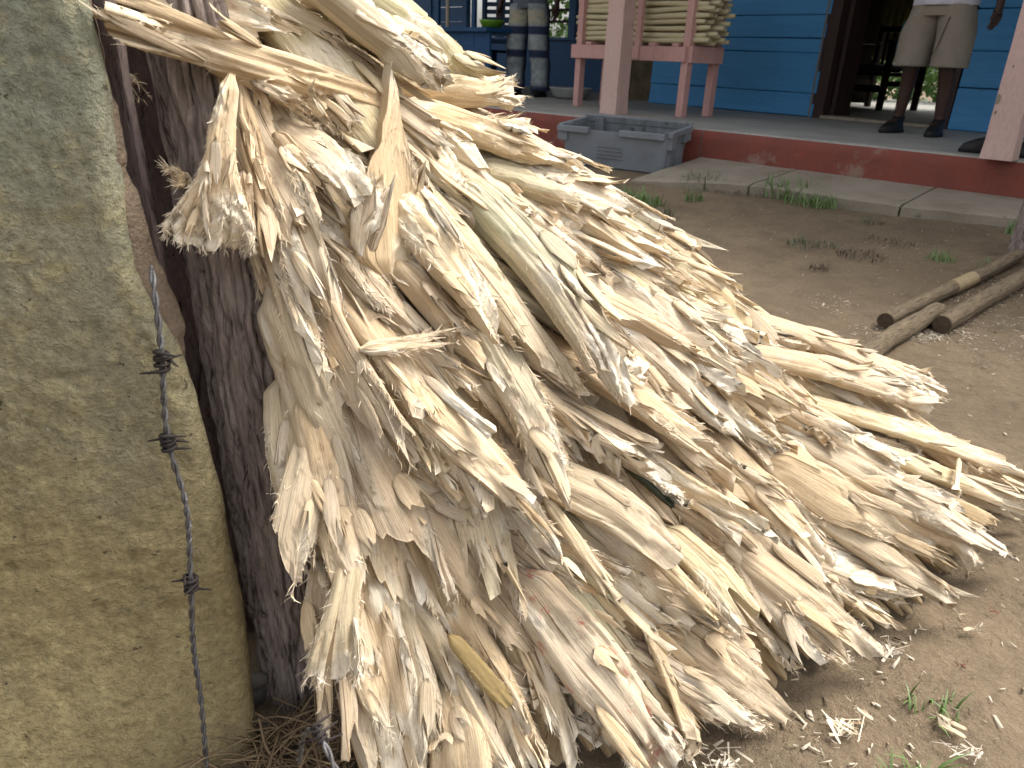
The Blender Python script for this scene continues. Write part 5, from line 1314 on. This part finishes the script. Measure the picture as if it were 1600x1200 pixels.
# dry straw between the wall and the post
rg = np.random.default_rng(77); VV = []; QQ = []; o_ = 0
for k in range(170):
    c = X([rg.normal(-.235, .045), rg.normal(.645, .03), abs(rg.normal(.0, .018))]); an = rg.random()*6.28; L = rg.uniform(.02, .07)
    d = X([math.cos(an), math.sin(an), rg.normal(.1, .45)])*L; bow = X([rg.normal(0, .012), rg.normal(0, .012), rg.uniform(0, .02)])
    pts = [c-d, c-d*.3+bow, c+d*.35+bow, c+d]; pts = [X([p[0], p[1], max(.001, p[2])]) for p in pts]
    cc = catmull(pts, 4); V, Q, UV = sweep(cc, [(rg.uniform(.0006, .002), .0005)]*len(cc), 4); VV.append(V); QQ.append(Q+o_); o_ += len(V)
MSTRAW = simple_mat('dry_straw', (0.25, 0.18, 0.10), (0.15, 0.10, 0.06), 40, .8)
tag(link('dry_straw', quad_mesh('dry_straw', np.concatenate(VV), np.concatenate(QQ), MSTRAW)), 'dry straw and dead stems in the corner between wall and fence post', 'straw', None, 'stuff')

# ------------------------------------------------------------------ flies on the fresh stalks
def fly_mesh():
    bm = bmesh.new()
    for (c, s) in (((0, 0, .0011), (.0020, .0013, .0011)), ((.0026, 0, .0012), (.0011, .0011, .0010)), ((-.0028, 0, .0011), (.0026, .0014, .0010))):
        r = bmesh.ops.create_icosphere(bm, subdivisions=1, radius=1)
        for v in r['verts']: v.co = Vector((c[0]+v.co.x*s[0], c[1]+v.co.y*s[1], c[2]+v.co.z*s[2]))
    for sy in (-1, 1):
        w_ = [bm.verts.new(p) for p in ((.0005, sy*.0006, .0023), (-.0032, sy*.0008, .0026), (-.0048, sy*.0022, .0024), (-.0022, sy*.0026, .0024))]
        bm.faces.new(w_)
        for x in (-.001, .0005, .002):
            l_ = [bm.verts.new(p) for p in ((x, sy*.001, .001), (x+.0003, sy*.001, .001), (x+.0003, sy*.0032, 0), (x, sy*.0032, 0))]; bm.faces.new(l_)
    me = bpy.data.meshes.new('fly'); bm.to_mesh(me); bm.free(); me.materials.append(MFLY); return me
MFLY = simple_mat('black_fly', (0.008, 0.008, 0.010), None, 50, .35, .1, .0005)
fm = fly_mesh(); fly_seen = set()
dg = bpy.context.evaluated_depsgraph_get(); dg.update()
FL = [(.864, .445), (.81, .39), (.765, .43), (.69, .577), (.92, .52), (.80, .50), (.72, .52), (.88, .57), (.84, .60), (.78, .63), (.95, .60), (.70, .45), (.86, .69), (.93, .68), (.60, .30), (.97, .14), (.67, .66), (.90, .40), (.75, .58)]
for k, (s, t) in enumerate(FL):
    p = heap_pt(s, t); n = heap_n(s, t); org = Vector(p+n*.25)
    hit, loc, nr, _, ob, _ = SC.ray_cast(dg, org, Vector(-n))
    if not hit: continue
    o = link('fly', fm, None, loc); q = nr.to_track_quat('Z', 'X'); o.rotation_mode = 'QUATERNION'
    o.rotation_quaternion = q @ Matrix.Rotation(k*1.9, 3, 'Z').to_quaternion(); o.scale = (1.15,)*3
    zi = min(4, max(0, int((t-.10)/.92*5))); zj = min(5, max(0, int((s+.04)/1.2*6)))
    lb = f'tiny black fly sitting on the {ZT[zi]} heap {ZS[zj]}'
    host = ob['label'] if ob.get('label') else (ob.parent['label'] if ob.parent else '')
    wd_ = host.split(' stalk')[0] if 'stalk' in host else ''
    if 0 < len(wd_.split()) <= 4: lb = f'black fly on {wd_} stalk in {ZT[zi]} heap {ZS[zj]}'
    if lb in fly_seen: bpy.data.objects.remove(o); continue
    fly_seen.add(lb)
    tag(o, lb, 'fly', 'flies sitting on the stalks')
